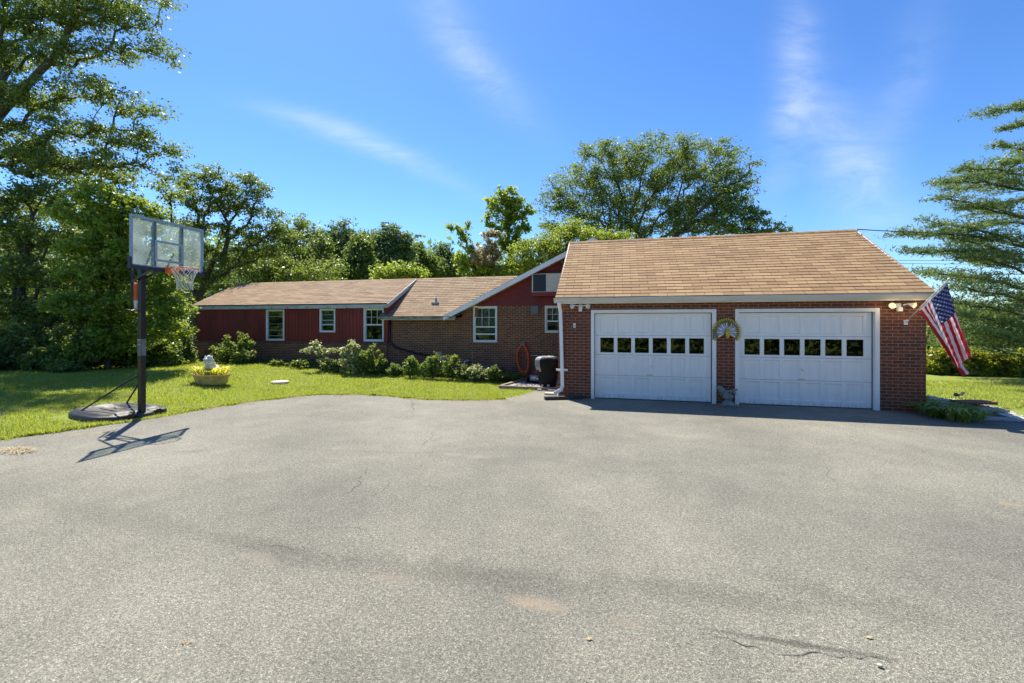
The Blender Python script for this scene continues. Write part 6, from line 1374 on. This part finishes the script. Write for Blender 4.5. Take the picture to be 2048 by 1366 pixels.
# right side: pine, hedge, trees behind
def pine():
    D = 15.5; rng = np.random.default_rng(41); tx = 2085
    base = atD(tx, HOR, D); o = empty('pine_tree', (base.x, base.y, 0), 'tall white pine with layered horizontal boughs at the right picture edge', 'pine tree'); ol = np.array(o.location)
    # bough: (trunk y, tip x, tip y, thickness px)
    bs = [(215, 2035, 205, 7), (250, 2008, 252, 8), (300, 1993, 285, 9), (330, 2015, 318, 8), (355, 1935, 328, 9), (385, 1990, 352, 9), (405, 1888, 378, 10), (440, 1885, 388, 9), (455, 1930, 420, 10), (490, 1860, 430, 11), (500, 1810, 463, 11),
          (530, 1900, 475, 12), (540, 1830, 512, 11), (565, 1925, 520, 13), (580, 1845, 540, 12), (600, 1868, 560, 14), (625, 1905, 585, 14), (640, 1885, 600, 13), (665, 1925, 625, 15), (690, 1900, 645, 14), (700, 1960, 670, 16), (720, 1890, 675, 14)]
    A = [np.array((base.x, base.y, -0.1))]; par = [-1]
    for z in np.arange(0.5, 12.5, 0.5): A.append(np.array((base.x+0.03*math.sin(z), base.y, z))); par.append(len(A)-2)
    ntr = len(A); tips = []
    tz_ = np.array([a[2] for a in A])
    def addb(ty, d3, ln, dropz, th):
        z0 = CAM_H+(HOR-ty)/F_PX*D; j = int(np.argmin(abs(tz_[:ntr]-z0))); p = A[j].copy(); prev = j; n_ = max(4, int(ln/0.4)); path = [p]
        for i in range(1, n_+1):
            s = i/n_; q = p+d3*ln*s; q = q.copy(); q[2] = p[2]+dropz*s+0.16*ln*math.sin(PI*s)*0.25-0.0; q += rng.normal(size=3)*0.03; A.append(q); par.append(prev); prev = len(A)-1; path.append(q)
        path = np.array(path)
        for i in range(2, n_+1):       # side twigs alternately
            for sd in (-1, 1):
                if rng.uniform() < 0.18: continue
                s = i/n_; side = np.cross(d3, (0, 0, 1.0))*sd; l2 = (0.95*(1-s)+0.30)*min(1.0, ln/3)*rng.uniform(0.5, 1.1); t_ = path[i]+side*l2*0.8+d3*l2*0.7+np.array([0, 0, rng.uniform(-0.05, 0.16)])
                pi = len(A)-1; base_i = prev-(n_-i); base_i = base_i if base_i > 0 else prev; k_ = max(2, int(l2/0.3)); pr = base_i
                for m_ in range(1, k_+1): A.append(path[i]+(t_-path[i])*m_/k_); par.append(pr); pr = len(A)-1; tips.append((A[-1], th))
        for i in range(int(n_*0.35), n_+1): tips.append((path[i], th))
    # precise boughs seen in profile
    for ty, xx, yy, th in bs:
        p0 = np.array(atD(tx, ty, D)); dd = rng.uniform(-1.2, 0.8); tip = np.array(atD(xx, yy, D+dd)); v = tip-p0; hz = np.array([v[0], v[1], 0]); ln = np.linalg.norm(hz); addb(ty, hz/ln, ln, v[2], th/10)
    for k_ in range(22):       # boughs on the other sides
        ty = rng.uniform(150, 730); a = rng.uniform(0, 2*PI); d3 = np.array([math.cos(a), math.sin(a), 0]);
        if d3@np.array(RV) < -0.55: continue
        ln = 1.2+3.4*min(1, max(0, (ty-120)/450))*rng.uniform(0.7, 1.0); addb(ty, d3, ln, 0.10*ln+rng.uniform(-0.2, 0.5), 1.1)
    # sub-pixel nodes order: par index always smaller than own index
    wm = wood_mesh('trunk', np.array(A)-ol, par, 0.010, 0.26, M['bark'], 0.5); w_o = link('trunk', wm); w_o.parent = o
    Cs, Ds = [], []
    for p, th in tips:
        n_ = 40; d = rng.normal(size=(n_, 3)); d[:, 2] = np.abs(d[:, 2])*0.8+0.1; d /= np.linalg.norm(d, axis=1, keepdims=True); Cs.append(p+rng.normal(size=(n_, 3))*np.array([0.15, 0.15, 0.05])*th+d*0.05); Ds.append(d)
    C_, D_ = np.vstack(Cs), np.vstack(Ds); nr = rng.normal(size=C_.shape); me = leaf_mesh('needles', C_-ol, 0.15, M['lf_pine'], rng, 5.0, 0.2, 0.05, 0.3, D_, 0.85); c = link('needles', me); c.parent = o
pine()
hg = 'hedge shrubs along the right lawn'
for i, (px, pb, D, w_, h_, lab) in enumerate(((1885, 749, 16.4, 60, 52, 'yellow green hedge shrub just right of the garage'), (1935, 751, 16.2, 70, 56, 'yellow green hedge shrub behind the flag tip'), (1990, 754, 16.0, 70, 50, 'hedge shrub with a few orange leaves'), (2040, 757, 15.8, 70, 60, 'hedge shrub at the right picture edge'), (1860, 747, 16.8, 60, 50, 'hedge shrub half hidden by the garage corner'), (2100, 758, 15.8, 80, 60, 'hedge shrub cut off by the right picture edge'))):
    shrub('hedge_shrub', lab, px, pb, D, w_, h_, 'lf_hedge', 120+i, 0.10, 110, 75, (0.24, 0.17), hg)
for i, (px, D, lobes, lm, lab) in enumerate(((1900, 20, [(1880, 690, 40, 30), (1930, 665, 48, 32), (1900, 640, 44, 26), (1975, 680, 50, 30), (1960, 630, 40, 20)], 'lf_oak', 'dark tree mass behind the hedge, right of the flag'), (2020, 20, [(2010, 685, 56, 32), (2050, 650, 56, 34), (1990, 640, 40, 22), (2070, 610, 40, 24)], 'lf_pine', 'evergreen behind the hedge at the right edge'), (1960, 34, [(1960, 650, 60, 16), (2040, 655, 60, 14), (1880, 650, 50, 16)], 'lf_far', 'far grey green tree on the right horizon'))):
    tree('ash_tree' if i != 1 else 'evergreen_tree', lab, 'tree', D, [(px, 646), (px, 700 if D < 30 else 655)], lobes, M[lm], B_, 200, 100, 0.14, (0.55, 0.3), 140+i, 0.12)

# ------------------------------------------------------------------ grass
def grass(name, label, xr, yr, dens, ln, wd, seed, keep):
    rs = np.random.default_rng(seed); n_ = int((xr[1]-xr[0])*(yr[1]-yr[0])*dens); P = np.stack([rs.uniform(*xr, n_), rs.uniform(*yr, n_)], 1)
    Z_ = P@np.array(FV.xy); X_ = P@np.array(RV.xy); k_ = (Z_ > 2) & (np.abs(X_/Z_) < 1.32); P = P[k_]; P = P[~in_poly(P)]; P = P[keep(P)]; n_ = len(P)
    z = terr(P)-0.005; ang = rs.uniform(0, 2*PI, n_); lean = rs.uniform(0.1, 0.9, n_); 
    patch = np.array([mnoise.noise(Vector((a*0.8, b*0.8, 3.0))) for a, b in P]); l_ = ln*rs.uniform(0.5, 1.3, n_)*(1+0.5*patch)
    b0 = np.column_stack([P, z]); d = np.column_stack([np.cos(ang)*lean, np.sin(ang)*lean, np.ones(n_)]); d /= np.linalg.norm(d, axis=1, keepdims=True); sd = np.column_stack([-np.sin(ang), np.cos(ang), np.zeros(n_)])*wd/2
    tip = b0+d*l_[:, None]; V_ = np.stack([b0-sd, b0+sd, tip], 1).reshape(-1, 3); me = np_mesh(name, V_, np.arange(n_*3).reshape(-1, 3), M['lf_grass']); return tag(link(name, me), label, 'grass', kind='stuff')
def grass_mat():
    mt, n, b, o = newmat('grass_blade'); g = N(n, 'ShaderNodeNewGeometry'); f = noise_tex(n, 0.5, 5, 0.6); f3 = noise_tex(n, 2.2, 4, 0.6)
    k_ = mathn(n, 'ADD', mathn(n, 'MULTIPLY', g.outputs['Random Per Island'], 0.55), mathn(n, 'MULTIPLY', f, 0.5)); c = ramp(n, k_, [(0.15, (0.12, 0.16, 0.020)), (0.55, (0.28, 0.33, 0.040)), (0.9, (0.52, 0.52, 0.15))])
    c = mixc(n, fr(n, f3, 0.50, 0.68, 0, 0.75), c, (0.42, 0.41, 0.22)); n.links.new(c, b.inputs['Base Color']); b.inputs['Roughness'].default_value = 0.5
    tr = N(n, 'ShaderNodeBsdfTranslucent'); n.links.new(mixc(n, 0.6, c, (0.62, 0.72, 0.04)), tr.inputs[0]); mx = N(n, 'ShaderNodeMixShader'); mx.inputs[0].default_value = 0.45
    n.links.new(b.outputs[0], mx.inputs[1]); n.links.new(tr.outputs[0], mx.inputs[2]); n.links.new(mx.outputs[0], o.inputs[0]); return mt
M['lf_grass'] = grass_mat()
grass('grass', 'mown grass of the left lawn', (-21, -1.6), (4.2, 13.85), 1500, 0.065, 0.012, 201, lambda P: ~((P[:, 0] > -3.55) & (P[:, 1] > 12.75)) & ~((P[:, 0] > -11.2) & (P[:, 0] < -9.5) & (P[:, 1] > 6.2) & (P[:, 1] < 7.5)))
grass('grass', 'mown grass of the right lawn', (6.6, 26), (10.4, 17.6), 520, 0.07, 0.018, 202, lambda P: (P[:, 1] > 11.0+1.0) | (P[:, 0] > 9.6))
LEn = np.array(dpoly[:-3])
def edge_tufts():
    rs = np.random.default_rng(77); n_ = 11000; seg = rs.integers(0, len(LEn)-1, n_*3); ln = np.linalg.norm(LEn[seg+1]-LEn[seg], axis=1); seg = seg[rs.uniform(0, ln.max(), n_*3) < ln][:n_]; t = rs.uniform(0, 1, len(seg))[:, None]
    P = LEn[seg]*(1-t)+LEn[seg+1]*t; e = LEn[seg+1]-LEn[seg]; nn = np.stack([-e[:, 1], e[:, 0]], 1)/np.linalg.norm(e, axis=1, keepdims=True); clump = np.array([mnoise.noise(Vector((a*2.5, b*2.5, 7))) for a, b in P]); P = P+nn*(rs.normal(size=(len(P), 1))*0.05-0.03-0.22*np.clip(clump, 0, 1)[:, None]*rs.uniform(0, 1, (len(P), 1)))
    n2 = len(P); l_ = 0.05+0.10*np.clip(clump+0.3, 0, 1)*rs.uniform(0.3, 1, n2); ang = rs.uniform(0, 2*PI, n2); d = np.column_stack([np.cos(ang)*0.8, np.sin(ang)*0.8, np.ones(n2)]); sd = np.column_stack([-np.sin(ang), np.cos(ang), np.zeros(n2)])*0.006
    b0 = np.column_stack([P, np.zeros(n2)]); V_ = np.stack([b0-sd, b0+sd, b0+d*l_[:, None]], 1).reshape(-1, 3); me = np_mesh('edge_grass', V_, np.arange(n2*3).reshape(-1, 3), M['lf_grass']); tag(link('edge_grass', me), 'ragged grass creeping over the driveway edge', 'grass', kind='stuff')
edge_tufts()
def edge_straw():
    rs = np.random.default_rng(78); n_ = 22000; seg = rs.integers(0, len(LEn)-1, n_*3); ln = np.linalg.norm(LEn[seg+1]-LEn[seg], axis=1); seg = seg[rs.uniform(0, ln.max(), n_*3) < ln][:n_]; t = rs.uniform(0, 1, len(seg))[:, None]
    P = LEn[seg]*(1-t)+LEn[seg+1]*t; e = LEn[seg+1]-LEn[seg]; nn = np.stack([-e[:, 1], e[:, 0]], 1)/np.linalg.norm(e, axis=1, keepdims=True); cl_ = np.array([mnoise.noise(Vector((a*1.3, b*1.3, 17))) for a, b in P]); k_ = cl_ > rs.uniform(-0.25, 0.35, len(P)); P, nn, cl_ = P[k_], nn[k_], cl_[k_]
    P = P+nn*(rs.normal(size=(len(P), 1))*0.085-0.06); n2 = len(P); ang = rs.uniform(0, 2*PI, n2); d = np.column_stack([np.cos(ang), np.sin(ang), rs.uniform(0, 0.25, n2)])*rs.uniform(0.02, 0.07, n2)[:, None]; sd = np.column_stack([-np.sin(ang), np.cos(ang), np.zeros(n2)])*0.0035
    b0 = np.column_stack([P, np.full(n2, 0.006)]); V_ = np.stack([b0-sd, b0+sd, b0+d], 1).reshape(-1, 3); tag(link('edge_straw', np_mesh('edge_straw', V_, np.arange(n2*3).reshape(-1, 3), M['straw'])), 'dry clippings and straw along the driveway edge', 'dry grass', kind='stuff')
edge_straw()
q = onZ(35, 902, 0.005); blades('dry_grass_clump', 'clump of dry straw lying on the driveway near the left edge', q, 160, (0.5, 0.22), 0.12, 0.004, 'lf_yel', 301, 'dry grass', 0.35)
bpy.data.objects['dry_grass_clump'].data.materials[0] = M['straw']
for i, (px, py, lab) in enumerate(((375, 1286, 'tiny tuft of straw in the left foreground asphalt'), (1178, 1278, 'pale dry leaf in the middle foreground asphalt'), (1760, 1333, 'white pebble near the bottom right of the asphalt'), (1738, 1275, 'pale leaf scrap on the right foreground asphalt'))):
    q = onZ(px, py, 0.006)
    if 'pebble' in lab: mb = MB(); mb.blob(q+UV_*0.006, (0.016, 0.012, 0.008), nz=0.3, nscale=60); tag(mb.build('pebble', M['paver'], None, q), lab, 'pebble')
    elif 'leaf' in lab: mb = MB(); mb.face([q+Vector((-0.02, 0, 0.004)), q+Vector((0, -0.012, 0.001)), q+Vector((0.024, 0.004, 0.009)), q+Vector((0, 0.013, 0.002))]); tag(mb.build('dry_leaf', M['straw'], None, q), lab, 'leaf')
    else: blades('straw_tuft', lab, q, 22, (0.05, 0.03), 0.022, 0.0015, 'lf_yel', 310, 'dry grass', 0.4).data.materials[0] = M['straw']
